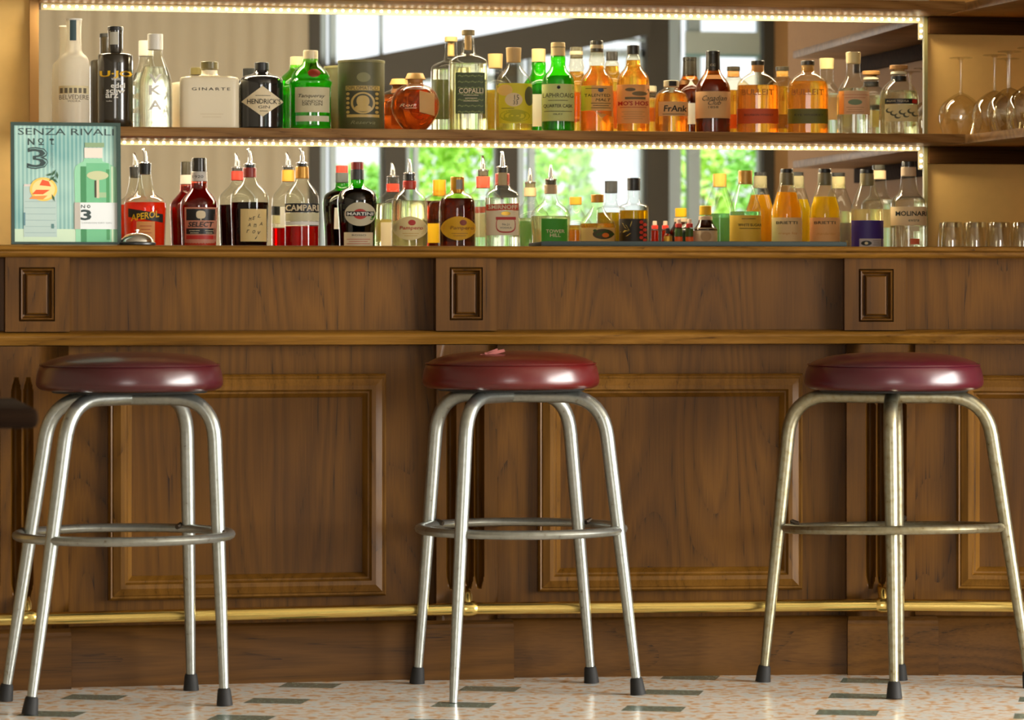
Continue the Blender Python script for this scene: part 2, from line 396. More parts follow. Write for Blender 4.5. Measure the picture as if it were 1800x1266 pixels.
# ------------------------------------------------------------------ mirror, shelves, back counter
mm_, nt, b = nmat('mirror_silver'); b.inputs['Base Color'].default_value = (.93, .93, .90, 1); b.inputs['Metallic'].default_value = 1; b.inputs['Roughness'].default_value = 0.0
mr = root('wall_mirror', ((XM0+XM1)/2, 0, 1.08), 0, 'large wall mirror behind the two shelves of bottles', 'mirror')
M().box(XM0, XM1, 0, .006, 1.08, 2.6).build('glass', mm_, mr, smooth=False, org=mr.location)
M().box(XM1, XM1+.012, -.008, .01, 1.08, 2.6).build('edge_strip', pm((120, 112, 70), .4), mr, smooth=False, org=mr.location)
Z1, Z2, TK = 1.447, 1.864, .028
def shelf(name, z, label):
    r = root(name, ((XM0+XS)/2, 0, z), 0, label, 'shelf', 'wooden shelves on the mirror')
    M().box(XM0, XS-.004, -.27, -.001, z, z+TK).build('board', SHELFW, r, org=r.location, bevel=.002)
    return r
shelf('shelf', Z1, 'lower wooden shelf on the mirror carrying the front row of spirits')
shelf('shelf', Z2, 'top wooden shelf cut by the upper edge of the picture')
def sideshelf(z, label):
    r = root('side_shelf', (3.75, 0, z), 0, label, 'shelf', 'side shelves on the right wall')
    M().loops([[(XS, .008, q), (3.918, .008, q), (3.918, -2.1, q), (XS+.1, -2.1, q)] for q in (z, z+TK)]).build('board', SHELFW, r, org=r.location, bevel=.002)
    M().box(3.90, 3.918, -2.05, -.021, z-.056, z-.001).build('batten', DARKW, r, org=r.location, bevel=.001)  # dark strip added along the right wall to stand for shade under the shelf
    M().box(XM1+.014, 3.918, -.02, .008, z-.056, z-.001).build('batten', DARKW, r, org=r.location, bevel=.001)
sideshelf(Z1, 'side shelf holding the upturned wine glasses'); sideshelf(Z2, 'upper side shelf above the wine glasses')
COUNTZ = 1.112
bc = root('back_counter', ((XM0+3.9)/2, -.25, 0), 0, 'back counter behind the bar carrying the lower row of bottles', 'counter')
M().box(-.6, 3.91, -.5, .0, 0, COUNTZ-.03).build('cabinet', WOODV, bc, smooth=False, org=bc.location)
M().box(-.6, 3.91, -.53, -.002, COUNTZ-.03, COUNTZ).build('worktop', WOODH, bc, org=bc.location, bevel=.002)

SIL = pm((120, 108, 78), .6, name='silicone_strip'); SIL.node_tree.nodes['Principled BSDF'].inputs['Emission Color'].default_value = lin((255, 232, 170))
SIL.node_tree.nodes['Principled BSDF'].inputs['Emission Strength'].default_value = .12
try: SIL.cycles.emission_sampling = 'NONE'
except Exception: pass
DIODE = emis((255, 240, 205), 7)
def ledstrip(z, x0, label, power, drop=True, hh=.016):
    r = root('led_strip', ((x0+XM1)/2, -.006, z), 0, label, 'light strip', 'led strips under the shelves')
    M().box(x0, XM1-.004, -.006, -.001, z-hh, z-.001).build('strip', SIL, r, smooth=False, org=r.location)
    d = M(); x = x0+.012; pr = [(0, -.0045), (.0036, -.0032), (.0048, 0), (.0036, .0032), (0, .0045)]
    while x < XM1-.01:
        d.lathe([(max(a, 1e-4), b_) for a, b_ in pr], 6, x, -.008); d.v[-30:] = [(v[0], v[1], v[2]+z-hh*.5) for v in d.v[-30:]]
        x += .0242
    if drop:
        M().box(XM1-.016, XM1-.004, -.006, -.001, z-.075, z-hh).build('hanging_end', SIL, r, smooth=False, org=r.location)
        for k in range(3): d.lathe([(max(a, 1e-4), b_+z-.03-k*.018) for a, b_ in pr], 6, XM1-.010, -.008)
    d.build('diodes', DIODE, r, org=r.location)
    l = lamp('led_light', 'AREA', ((x0+XM1)/2, -.055, z-.003), ((x0+XM1)/2, -.055, z-.3), power, (1, .84, .56), XM1-x0-.05, .03)
    return r
xl = at_y(72, 0, 0).x
ledstrip(Z2, xl, 'bright led strip under the top shelf', 15, hh=.022); ledstrip(Z1, xl, 'warm led strip under the lower shelf', 13)
lamp('led_light', 'AREA', ((xl+XM1)/2, -.02, 2.25), ((xl+XM1)/2, -.1, 1.9), 6, (1, .84, .56), XM1-xl-.05, .03)  # assumed light above the top shelf, out of view; no strip is built

# ------------------------------------------------------------------ the bar
A_ = at_d(-200, HY, 8.75); B_ = at_d(817, HY, 9.06); C_ = at_d(1537, HY, 9.165); E_ = at_d(2100, HY, 9.08)
PTS = [Vector((p.x, p.y, 0)) for p in (A_, B_, C_, E_)]
class Seg:
    def __init__(s, a, b):
        s.a = a; s.e = (b-a).normalized(); s.n = Vector((s.e.y, -s.e.x, 0)); s.len = (b-a).length
    def P(s, t, o, z): return s.a + s.e*t + s.n*o + Vector((0, 0, z))
    def t(s, px, o=0):
        r = ray(px); q = s.a + s.n*o                    # solve CAM + r*k on the vertical plane
        k = (q-CAM).dot(s.n)/r.dot(s.n); return ((CAM+r*k)-s.a).dot(s.e)
    def z(s, px, py, o=0):
        r = ray(px, py); q = s.a + s.n*o; k = (q-CAM).dot(s.n)/r.dot(s.n); return (CAM+r*k).z
SG = [Seg(PTS[i], PTS[i+1]) for i in range(3)]
def sweep(prof, closed=True):                             # profile (offset, z) swept along the whole bar
    rings = []
    for i, p in enumerate(PTS):
        if i == 0: n = SG[0].n
        elif i == 3: n = SG[2].n
        else:
            n = (SG[i-1].n+SG[i].n).normalized(); n = n/n.dot(SG[i].n)
        rings.append([p+n*o+Vector((0, 0, z)) for o, z in prof])
    return M().loops(rings)
bar = root('bar_counter', (PTS[1].x, PTS[1].y, 0), 0, 'long panelled walnut bar with pilasters behind the three stools', 'bar')
BO = bar.location
def bp(m, name, mat, parent=bar, **k): return m.build(name, mat, parent, org=BO, **k)
BT = 1.096
zc0 = BT-.030
bp(sweep([(-.55, BT), (.048, BT), (.055, BT-.004), (.056, BT-.011), (.050, BT-.014), (.046, BT-.016), (.047, BT-.020), (.040, BT-.027), (.036, BT-.030), (-.55, BT-.030)]), 'countertop', WOODM, angle=60)
def zz(py, px=900): return SG[1].z(px, py, 0)
zr1, zr0 = zz(584), zz(604.5)
bp(sweep([(-.06, zc0), (-.030, zc0), (-.030, .13), (-.06, .13)]), 'front_panel', WOODV, smooth=False)
bp(sweep([(-.028, zr1+.006), (-.01, zr1+.005), (.026, zr1), (.036, zr1-.006), (.036, zr1-.012), (.030, zr1-.018), (.029, zr1-.022), (.026, zr0), (-.028, zr0-.004)]), 'dado_moulding', WOODM, angle=60)
zb1 = .138
bp(sweep([(-.05, zb1+.012), (-.012, zb1+.010), (-.004, zb1+.004), (-.003, zb1-.006), (0, zb1-.010), (0, 0), (-.05, 0)]), 'plinth', WOODH, angle=50)

def nest(seg, t0, t1, z0, z1, prof):                     # nested mitred rectangles: (inset, offset)
    rings = []
    for ins, off in prof:
        rings.append([seg.P(t0+ins, off, z0+ins), seg.P(t1-ins, off, z0+ins), seg.P(t1-ins, off, z1-ins), seg.P(t0+ins, off, z1-ins)])
    return rings
FRP = [(0, -.029), (.001, -.012), (.006, -.004), (.011, -.006), (.013, -.003), (.030, .004), (.040, .001), (.045, -.008), (.049, -.008), (.056, -.018), (.060, -.025), (.0601, -.0275)]
def panel_frame(seg, px0, px1, zlo, zhi):
    t0, t1 = seg.t(px0), seg.t(px1)
    f = bp(M().loops(nest(seg, t0, t1, zlo, zhi, FRP), False, False), 'panel_frame', WOODMV, angle=25)
    i = .059
    bp(M().add([seg.P(t0+i, -.0268, zlo+i), seg.P(t1-i, -.0268, zlo+i), seg.P(t1-i, -.0268, zhi-i), seg.P(t0+i, -.0268, zhi-i)], [(0, 1, 2, 3)]), 'inset_panel', WOODV, f, smooth=False)
s0, s1, s2 = SG
panel_frame(s0, 191, 681, s0.z(435, 1053), s0.z(435, 658))
panel_frame(s1, 946, 1413, s1.z(1180, 1040), s1.z(1180, 657))
panel_frame(s2, 1681, 2060, s2.z(1740, 1039), s2.z(1740, 660))

def pilaster(seg, a0, a1, rect, fl, l0, l1, fz, plinth):
    # frieze block
    t0, t1 = seg.t(a0), seg.t(a1); zt, zb = zc0, zr1+.004
    r0, r1 = seg.t(rect[0]), seg.t(rect[1]); cm = (rect[0]+rect[1])/2
    q1, q0 = seg.z(cm, rect[2]), seg.z(cm, rect[3])
    m = M(); O = .026; D = -.029
    m.box(t0, r0, D, O, zb, zt, lambda v: seg.P(v.x, v.y, v.z)); m.box(r1, t1, D, O, zb, zt, lambda v: seg.P(v.x, v.y, v.z))
    m.box(r0, r1, D, O, q1, zt, lambda v: seg.P(v.x, v.y, v.z)); m.box(r0, r1, D, O, zb, q0, lambda v: seg.P(v.x, v.y, v.z))
    m.box(r0, r1, D, .010, q0, q1, lambda v: seg.P(v.x, v.y, v.z))
    blk = bp(m, 'frieze_block', WOODV, smooth=False)
    bp(M().loops(nest(seg, r0+.001, r1-.001, q0+.001, q1-.001, [(0, .018), (.004, .029), (.007, .028), (.009, .016), (.013, .013), (.0145, .013), (.017, .021), (.020, .023)]), False, True), 'raised_panel', WOODV, blk, angle=25)
    # fluted shaft
    u0, u1 = seg.t(l0), seg.t(l1); zt2, zb2 = zr0-.002, zb1+.012
    cs = [seg.t(p) for p in fl]; gz1, gz0 = seg.z(a0, fz[0]), seg.z(a0, fz[1])
    ts = set([u0, u1]);
    for c in cs:
        for k in range(-6, 7): ts.add(c+k*.0022)
    ts = sorted(t for t in ts if u0 <= t <= u1)
    zs = sorted([zb2, zt2]+[gz0+k*.006 for k in range(8)]+[gz1-k*.006 for k in range(8)]+[gz0+(gz1-gz0)*k/6 for k in range(1, 6)])
    def off(t, z):
        w = 0.0115*min(1, math.sqrt(max(0, min(z-gz0, gz1-z))/.036))
        for c in cs:
            if w > 0 and abs(t-c) < w: return .024-.026*math.sqrt(max(0, 1-((t-c)/w)**2))*min(1, w/.0115+.1)
        return .024
    rows = []; m = M()
    for z in zs: rows.append([seg.P(t, off(t, z), z) for t in ts])
    n = len(ts)
    for r in rows: m.v += [tuple(v) for v in r]
    for j in range(len(rows)-1):
        for i in range(n-1): a = j*n+i; m.f.append((a, a+1, a+1+n, a+n))
    m.add([seg.P(u0, .024, zb2), seg.P(u0, -.029, zb2), seg.P(u0, -.029, zt2), seg.P(u0, .024, zt2)], [(0, 1, 2, 3)])
    m.add([seg.P(u1, .024, zb2), seg.P(u1, -.029, zb2), seg.P(u1, -.029, zt2), seg.P(u1, .024, zt2)], [(0, 1, 2, 3)])
    bp(m, 'fluted_pilaster', WOODV, angle=22)
    # plinth block
    v0, v1 = seg.t(plinth[0]), seg.t(plinth[1]); fr = lambda v: seg.P(v.x, v.y, v.z)
    pr = [(.034, 0), (.034, zb1-.012), (.032, zb1-.006), (.031, zb1+.002), (.025, zb1+.012)]
    ring = lambda e, z: [seg.P(v0-e*.3, -.02, z), seg.P(v0-e*.3, e, z), seg.P(v1+e*.3, e, z), seg.P(v1+e*.3, -.02, z)]
    bp(M().loops([ring(e, z) for e, z in pr]), 'plinth_block', WOODH, smooth=False)
pilaster(s0, 8, 121, (32, 95, 470, 565), (-10, 27, 48, ), -30, 119, (663, 1050), (-60, 116))
# the middle pilasters stand across the bends, so each takes a plane of its own
def bend(i, pc):
    a = PTS[i]; e = (SG[i-1].e+SG[i].e).normalized(); s = Seg(a-e*.3, a+e*.3); return s
b1 = bend(1, 817); b2 = bend(2, 1537)
pilaster(b1, 764, 870, (788, 846, 470, 563), (791, 822, 840), 765, 872, (690, 1035), (735, 893))
pilaster(b2, 1483, 1590, (1508, 1569, 473, 566), (1529, 1548, 1583), 1487, 1607, (690, 1034), (1495, 1640))

# brass foot rail
BRASS = pm((232, 206, 124), .2, 1, name='brass')
zrail = .183; ro = .072
rail = []
for i, p in enumerate(PTS):
    n = SG[0].n if i == 0 else SG[2].n if i == 3 else (SG[i-1].n+SG[i].n).normalized()
    rail.append(p+n*ro+Vector((0, 0, zrail-(.006 if i == 0 else 0))))
fr_ = bp(M().tube([rail[0], rail[0].lerp(rail[1], .97), rail[1], rail[1].lerp(rail[2], .03), rail[1].lerp(rail[2], .97), rail[2], rail[3]], .0158, 20), 'foot_rail', BRASS)
def bracket(seg, px):
    t = seg.t(px, ro); m = M()
    c = seg.P(t, ro, zrail)
    m.tube([seg.P(t-.026, ro, zrail), seg.P(t-.018, ro, zrail), seg.P(t-.012, ro, zrail), seg.P(t+.006, ro, zrail), seg.P(t+.013, ro, zrail), seg.P(t+.024, ro, zrail)], [.0145, .019, .0205, .0205, .019, .0145], 20)
    arm = [seg.P(t-.004, ro, zrail+.012), seg.P(t-.004, ro-.01, zrail+.030), seg.P(t-.005, ro-.035, zrail+.042), seg.P(t-.006, ro-.07, zrail+.038), seg.P(t-.006, .012, zrail+.02), seg.P(t-.006, .001, zrail+.015)]
    m.tube([Vector(a) for a in arm], [.012, .014, .013, .012, .012, .012], 14)
    m.tube([seg.P(t-.006, .008, zrail+.015), seg.P(t-.006, .002, zrail+.015)], [.02, .026], 20)
    bp(m, 'rail_bracket', BRASS, fr_)
bracket(s0, 50); bracket(b1, 825); bracket(b2, 1556)

# ------------------------------------------------------------------ bar stools
def metal(name, c1, c2, rust, rough):
    m, nt, b = nmat(name); N = nt.nodes; L = nt.links
    tc = N.new('ShaderNodeTexCoord'); n = N.new('ShaderNodeTexNoise'); n.inputs['Scale'].default_value = 75; n.inputs['Detail'].default_value = 3
    L.new(tc.outputs['Object'], n.inputs['Vector'])
    r = N.new('ShaderNodeValToRGB'); e = r.color_ramp.elements
    e[0].position = .24; e[0].color = lin(rust); e[1].position = .6; e[1].color = lin(c1); k = e.new(.34); k.color = lin(c2)
    L.new(n.outputs['Fac'], r.inputs[0]); L.new(r.outputs[0], b.inputs['Base Color'])
    b.inputs['Metallic'].default_value = .9
    b.inputs['Roughness'].default_value = rough
    return m
STEEL = metal('worn_steel', (166, 170, 166), (156, 160, 154), (120, 112, 96), .33)
AGED = metal('aged_steel', (156, 152, 130), (142, 134, 106), (104, 84, 56), .36)
RUB = pm((14, 14, 14), .7, name='black_rubber')
def vinyl(c):
    m, nt, b = nmat('vinyl'); b.inputs['Base Color'].default_value = lin(c); b.inputs['Roughness'].default_value = .30
    b.inputs['Coat Weight'].default_value = .35; b.inputs['Coat Roughness'].default_value = .2
    tc = nt.nodes.new('ShaderNodeTexCoord'); n = nt.nodes.new('ShaderNodeTexNoise'); n.inputs['Scale'].default_value = 14
    nt.links.new(tc.outputs['Object'], n.inputs['Vector'])
    bu = nt.nodes.new('ShaderNodeBump'); bu.inputs['Strength'].default_value = .25; bu.inputs['Distance'].default_value = .004
    nt.links.new(n.outputs['Fac'], bu.inputs['Height']); nt.links.new(bu.outputs[0], b.inputs['Normal'])
    return m
def stool(label, seatpx, seathw, seatbot, feet, tops, ringpx, ringy, ringhw, mat, vin, caps=(1, 1, 1, 1), ringtilt=0, torn=False, ringin=False):
    fts = [at_z(px, py, 0) for px, py in feet]
    cen = sum(fts, Vector())/4; dc = depth(cen)
    k = dc/F
    sc = at_d(seatpx, seatbot, dc); R = seathw*k
    r = root('bar_stool', (cen.x, cen.y, 0), 0, label, 'stool', 'bar stools in front of the bar'); O = r.location
    zb = sc.z; h = 50*k
    prof = [(.001, zb), (R*.92, zb), (R*.975, zb+.005), (R*1.0, zb+.014), (R*.997, zb+.027), (R*.982, zb+.044), (R*.960, zb+.057), (R*.90, zb+.069), (R*.70, zb+.083), (R*.45, zb+.089), (R*.2, zb+.091), (.001, zb+.092)]
    seat = M().lathe(chaikin(prof[1:-1], 1), 72, sc.x, sc.y).build('seat', vin, r, org=O, angle=80)
    # piping seam
    M().tube([(sc.x+R*.958*math.cos(a), sc.y+R*.958*math.sin(a), zb+.0605) for a in [i*math.pi/24 for i in range(48)]], .0022, 6, closed=True).build('piping', vin, seat, org=O)
    M().lathe([(R*.82, zb-.006), (R*.84, zb-.001)], 48, sc.x, sc.y).build('seat_pan', RUB, r, org=O)
    if torn:
        m = M(); c = at_d(870, 622, dc-R*.55)
        for dx, dz, w_, l_, a in ((.0, .003, .010, .050, .35), (-.012, -.004, .008, .045, .1), (.004, -.012, .008, .030, -1.1), (-.006, .006, .006, .03, .6)):
            ca, sa = math.cos(a), math.sin(a)
            vs = [(-l_/2, -w_/2), (l_/2, -w_/3), (l_/2, w_/3), (-l_/2, w_/2)]
            top = [c+RT*(dx+x*ca-z*sa)+Vector((0, 0, dz+x*sa*.6+z*ca)) - FW*.003 for x, z in vs]; bot = [t+FW*.004 for t in top]
            m.loops([bot, top])
        m.build('torn_flap', pm((168, 96, 90), .6), seat, org=O, smooth=False)['label'] = 'peeling pink strips of torn vinyl'
    zt = zb-.018; tr = .0135
    tp = [Vector(((at_d(px, HY, depth(f)).x), 0, 0)) for (px), f in zip(tops, fts)]
    # legs: foot -> bend -> horizontal run to the centre
    for i, (px, f) in enumerate(zip(tops, fts)):
        # top point: pixel column px, depth contracted towards the seat centre
        dtop = depth(sc) + (depth(f)-depth(sc))*.74
        T = at_d(px, HY, dtop); T = Vector((T.x, T.y, 0))
        zbend = zt-.075
        zn = CAMZ-(730-HY)*dtop/F
        d_ = (Vector((f.x, f.y, 0))-T)/(zn-.0)      # slope per metre down
        lp = lambda z: Vector((T.x+d_.x*(zn-z), T.y+d_.y*(zn-z), z))
        q0 = lp(.03); q1 = lp(zbend); q2 = lp(zt)      # q2: virtual corner
        c = Vector((sc.x, sc.y, zt)); hd = (c-q2); hl = hd.length; hd.normalize()
        b0 = lp(zt-.10); b1_ = q2+hd*.10
        path = [q0, lp(.25), lp(.5)]+[b0*(1-t)**2+q2*2*t*(1-t)+b1_*t*t for t in [j/9 for j in range(10)]]+[c]
        hi = .0175; path_r = [.0112 if caps[i] else .011, .0148, .0172]+[hi]*10+[hi]
        lg = M().tube([q0]+path[1:], path_r, 16).build('leg', mat, r, org=O)
        if caps[i]:
            dn = (lp(0)-lp(.03)).normalized()
            a = lp(.040); b_ = lp(0.0005)
            M().tube([lp(.042), lp(.038), lp(.012), lp(.0008)], [.0130, .0155, .0185, .0195], 16).build('rubber_foot', RUB, lg, org=O)
        else:
            M().tube([lp(.031), lp(.0008)], [.0104, .0100], 16).build('steel_tip', mat, lg, org=O)
    # foot ring
    rc = at_d(ringpx, ringy, dc); rr = ringhw*k
    m = M(); n = 64; pts = []
    for j in range(n):
        a = 2*math.pi*j/n; pts.append(Vector((rc.x+rr*math.cos(a), rc.y+rr*math.sin(a), rc.z+ringtilt*math.sin(a)*rr)))
    rings = []
    for j in range(n+1):
        p = pts[j % n]; o_ = Vector((math.cos(2*math.pi*j/n), math.sin(2*math.pi*j/n), 0))
        rings.append([p+o_*(.013*math.cos(t))+Vector((0, 0, .0112*math.sin(t))) for t in [i*math.pi/5 for i in range(10)]])
    m.loops(rings, False, False)
    rg = m.build('foot_ring', mat, r, org=O)
    for f in fts:
        m = M(); d = Vector((f.x-rc.x, f.y-rc.y, 0)).normalized(); s = rc+d*rr*.995
        m.tube([s-d*.018+Vector((0, 0, .004)), s+Vector((0, 0, .009)), s+d*.004+Vector((0, 0, .012))], [.006, .007, .002], 8)
        m.build('bolt', pm((70, 60, 50), .5, .8), rg, org=O)

    return r
stool('burgundy round-seated bar stool nearest the framed gin poster', 228, 164, 686, [(52, 1257), (8, 1233), (336, 1214), (395, 1241)], (120, 86, 328, 376), 218, 940, 186, STEEL, vinyl((62, 10, 19)))
stool('red round bar stool with torn tape on its seat, below the round decanter', 898, 156, 682, [(797, 1236), (733, 1202), (1040, 1201), (1122, 1222)], (820, 768, 1000, 1063), 916, 929, 178, STEEL, vinyl((80, 8, 11)), caps=(0, 1, 1, 1), torn=True)
stool('burgundy bar stool with yellowed legs in front of the fluted pilaster near the wine glasses', 1571, 157, 684, [(1572, 1229), (1341, 1199), (1582, 1196), (1812, 1210)], (1565, 1389, 1575, 1738), 1570, 928, 186, AGED, vinyl((68, 10, 26)), ringtilt=-.045)

# dark table at the left edge, close to the camera
tp_ = at_d(44, 705, 6.6); tb = root('side_table', (tp_.x-.35, tp_.y-.1, 0), 0, 'dark wooden table corner cut off by the edge, blurred in front of the bar', 'table')
ztt = tp_.z
m = M().box(-.35, .35, -.3, .3, ztt-.036, ztt); m.build('tabletop', TABW, tb, bevel=.012)
for sx in (-1, 1):
    for sy in (-1, 1):
        if sx == 1: continue
        M().tube([(sx*.3, sy*.25, .0), (sx*.3, sy*.25, ztt-.04)], [.018, .026], 10).build('leg', DARKW, tb)

# ------------------------------------------------------------------ bottles
INK = pm((26, 24, 22), .6); BLACK = pm((20, 20, 20), .4); WHITE = pm((240, 238, 230), .6); CREAM = pm((232, 216, 180), .6)
CHROME = pm((235, 235, 232), .12, 1, name='chrome')
class Bottle:
    def __init__(s, name, label, cx, Y, sz, prof, yb, mat=None, liq=None, liqy=None, p=2, dr=1, cat='bottle', turn=0, soft=2, group=None, grp=None, inset=1.4, body='glass_body', square_neck=False):
        pos = at_y(cx, HY, Y); s.k = depth(pos)/F; s.cx = cx; s.sz = sz; s.p = p; s.dr = dr; s.yb = yb
        a = -math.atan(pos.x/(P+Y)) + math.radians(turn)
        s.r = root(name, (pos.x, Y, sz), a, label, cat, grp)
        pr = [(hw*s.k, s.H(y)) for hw, y in prof]
        pr = chaikin(pr, soft) if soft else pr
        z0 = pr[0][1]; s.rmax = max(q[0] for q in pr); s.sqn = square_neck
        # foot: drop the first ring onto the shelf and round it
        s.prof = [(pr[0][0]-.003, 0.0), (pr[0][0], .003)] + [(r, z) for r, z in pr if z > .0035]
        if mat:
            s.body = s.loft(s.prof, 1.0).build(body, mat, s.r, angle=50)
        else: s.body = None
        if liq:
            zl = s.H(liqy); ins = inset*s.k
            q = [(max(.002, r-ins), max(z, .004)) for r, z in s.prof[1:] if z < zl]
            q.append((max(.002, s.rad(zl)-ins), zl))
            s.loft(q, 1.0).build('liquid', liq, s.r, angle=50)
    def H(s, y): return max(0.0, CAMZ+(HY-y)*s.k-s.sz)
    def pd(s, r):
        t = 1 if s.sqn else min(1, max(0, (r/s.rmax-.6)/.25)); return 2+(s.p-2)*t, 1+(s.dr-1)*t
    def rad(s, z):
        pr = s.prof
        for (r0, z0), (r1, z1) in zip(pr[:-1], pr[1:]):
            if z0 <= z <= z1: return r0+(r1-r0)*((z-z0)/(z1-z0) if z1 > z0 else 0)
        return pr[-1][0] if z > pr[-1][1] else pr[0][0]
    def ring(s, r, z, n=36):
        p, dr = s.pd(r); out = []
        for j in range(n):
            t = 2*math.pi*(j+.5)/n; c, q = math.cos(t), math.sin(t)
            g = (abs(c)**p+abs(q)**p)**(-1/p)
            out.append((r*g*c, r*g*q*dr, z))
        return out
    def loft(s, pr, _): return M().loops([s.ring(r, z, 36 if s.p == 2 else 48) for r, z in pr])
    def front(s, x, z, off, rr=None):
        r = rr if rr else s.rad(z)
        p, dr = (2, 1) if rr else s.pd(r)
        x = max(-r*.985, min(r*.985, x))
        y = r*dr*(1-abs(x/r)**p)**(1/p)
        nx, ny = x/r, y/(r*dr); l = math.hypot(nx, ny) or 1
        return (x+off*nx/l, -(y+off*ny/l), z)
    def collar(s, name, hw0, hw1, y0, y1, mat, parent=None, soft=False, n=24, lab=None):      # solid ring around or above the neck (y0 lower)
        z0, z1 = s.H(y0), s.H(y1); e = min(.0012, (z1-z0)*.3)
        pr = [(hw0*s.k-e, z0), (hw0*s.k, z0+e), (hw1*s.k, z1-e), (hw1*s.k-e, z1)]
        o = M().lathe(pr, n).build(name, mat, parent or s.r)
        if lab: o['label'] = lab
        return o
    def rect(s, x0, x1, y0, y1, mat, off=.0006, name='label', parent=None, nx=16, nz=6, rr=None, skew=0, back=False):
        f = lambda u, v: s.front((x0+(x1-x0)*u-s.cx)*s.k, s.H(y0+(y1-y0)*v + skew*(u-.5)), off, rr)
        if back:
            g = f; f = lambda u, v: (lambda q: (-q[0], -q[1], q[2]))(g(u, v))
        return M().grid(f, nx, nz).build(name, mat, parent or s.r, fix=False)
    def ell(s, xc, yc, rx_, ry, mat, off=.0009, name='label', parent=None, n=28, power=2):
        m = M(); rings = []
        for q in (.001, .35, .7, 1):
            rr = []
            for j in range(n):
                t = 2*math.pi*j/n; c, w = math.cos(t), math.sin(t); g = (abs(c)**power+abs(w)**power)**(-1/power)
                rr.append(s.front((xc+rx_*q*g*c-s.cx)*s.k, s.H(yc-ry*q*g*w), off))
            rings.append(rr)
        m.loops(rings, True, False); return m.build(name, mat, parent or s.r, fix=False)
    def text(s, t, xc, yc, w, h, mat=INK, off=.0014, parent=None, shear=0, bold=0, slope=0, arc=0, space=1):
        vs, fs = textmesh(t, shear, bold, space)
        m = M().add([s.front((xc+x*w-s.cx)*s.k, s.H(yc-y*h-slope*x*w-arc*(1-4*x*x)), off) for x, y in vs], fs)
        return m.build('lettering', mat, parent or s.r, fix=False, smooth=False)
    def lines(s, xc, yc, w, n, gap, mat=INK, parent=None, th=.9, off=.0013):
        for i in range(n):
            ww = w*(.8 if i % 2 else 1)
            s.rect(xc-ww/2, xc+ww/2, yc+i*gap+th/2, yc+i*gap-th/2, mat, off, 'printed_line', parent, 8, 1)
    def poly(s, pts, mat, off=.0012, name='emblem', parent=None):
        return M().add([s.front((x-s.cx)*s.k, s.H(y), off) for x, y in pts], [tuple(range(len(pts)))]).build(name, mat, parent or s.r, fix=False, smooth=False)
    def pourer(s, yd, ytip, bend=3, hw=10.5, x=0):
        zd = s.H(yd); k = s.k
        M().lathe([(hw*k*.7, zd-.006), (hw*k, zd-.003), (hw*k, zd), (hw*k*.55, zd+.003)], 20).build('pourer_collar', CHROME, s.r)
        zt = s.H(ytip); h = zt-zd
        path = [(x*k, 0, zd), ((x+bend*.1)*k, 0, zd+h*.4), ((x-bend*.3)*k, 0, zd+h*.75), ((x-bend)*k, -.002, zt)]
        M().tube(path, [4.8*k, 4.2*k, 3.2*k, 2.2*k], 10).build('pourer_spout', CHROME, s.r)
UP = Z1+TK; UG = 'spirit bottles on the lower wooden shelf'; LG = 'bottles along the back counter'
YU = -.15; YL = -.16
def U(name, label, cx, prof, yb=228, Y=YU, **k): return Bottle(name, label, cx, Y, UP, prof, yb, grp=k.pop('grp', UG), **k)
def Lo(name, label, cx, prof, yb=436, Y=YL, **k): return Bottle(name, label, cx, Y, COUNTZ, prof, yb, grp=LG, **k)
CLR = glass(); AMB = glass((255, 247, 228)); GRN = glass((120, 235, 60), .12); DGN = glass((40, 90, 30), .14)
CLEARL = liquid((253, 253, 250), .02, .4); FROST = glass((255, 252, 240), .1, .15, frost=.93)
AMBER = liquid((255, 220, 138), .18, .3); GOLDL = liquid((252, 216, 110), .18, .25); BROWN = liquid((216, 146, 82), .14, .25); DARKB = liquid((150, 78, 36), .14, .25)
RED = liquid((244, 84, 34), .55, .15); DRED = liquid((140, 14, 10), .4, .2); VDARK = liquid((52, 10, 6), .3, .1)
YEL = liquid((250, 208, 70), .3); ORJ = liquid((255, 196, 40), .9, .02); YEJ = liquid((255, 220, 40), .9, .02); PGR = liquid((190, 232, 190), .2, .3)
PINKL = pm((226, 188, 150), .6); TANL = pm((214, 176, 128), .6)
GRAYI = pm((110, 100, 80), .6); GOLDP = pm((214, 168, 60), .35, .6, name='gold_print'); YELP = pm((240, 190, 20), .5); REDP = pm((190, 40, 28), .5)

# --- shelf row
b = U('vodka_bottle', 'frosted white vodka bottle with blue neck tag, at the far left of the shelf', 130, [(27, 228), (27, 150), (27, 112), (24, 100), (15, 93), (13, 84), (12.5, 60), (13.5, 36), (14, 33)], mat=FROST)
b.rect(123, 134, 72, 36, pm((60, 84, 90), .5), name='neck_tag', nx=4)
e = b.rect(104, 155, 166, 152, pm((226, 212, 168), .6), name='label'); 
for i in range(6): b.rect(106+i*8, 111+i*8, 165, 156, GRAYI, .0012, 'printed_window', e, 3, 1)
b.text('BELVEDERE', 130, 172, 50, 8, GRAYI); b.text('VODKA', 130, 179, 22, 3.5, GRAYI)
b.collar('cap', 14.5, 14.5, 36, 33, WHITE)
b = U('vodka_bottle', 'black bottle with orange block letters and silver hang tag', 203, [(31, 228), (31, 150), (31, 100), (29, 95), (14, 94), (13, 90), (13, 60), (13.5, 49)], mat=pm((40, 34, 22), .22, coat=.6), soft=1, body='body')
b.collar('cap', 13.8, 13.8, 54, 47, BLACK)
b.rect(193, 208, 79, 57, pm((190, 186, 170), .4), name='hang_tag', nx=4)
b.text('U·JO', 204, 133, 56, 14, YELP, bold=.03); b.text('vodka', 205, 140, 18, 6, WHITE)
b.text('edel', 207, 152, 24, 9, WHITE, bold=.02); b.text('schw', 203, 161, 32, 9, WHITE, bold=.02); b.text('arz', 197, 170, 22, 8, WHITE, bold=.02)
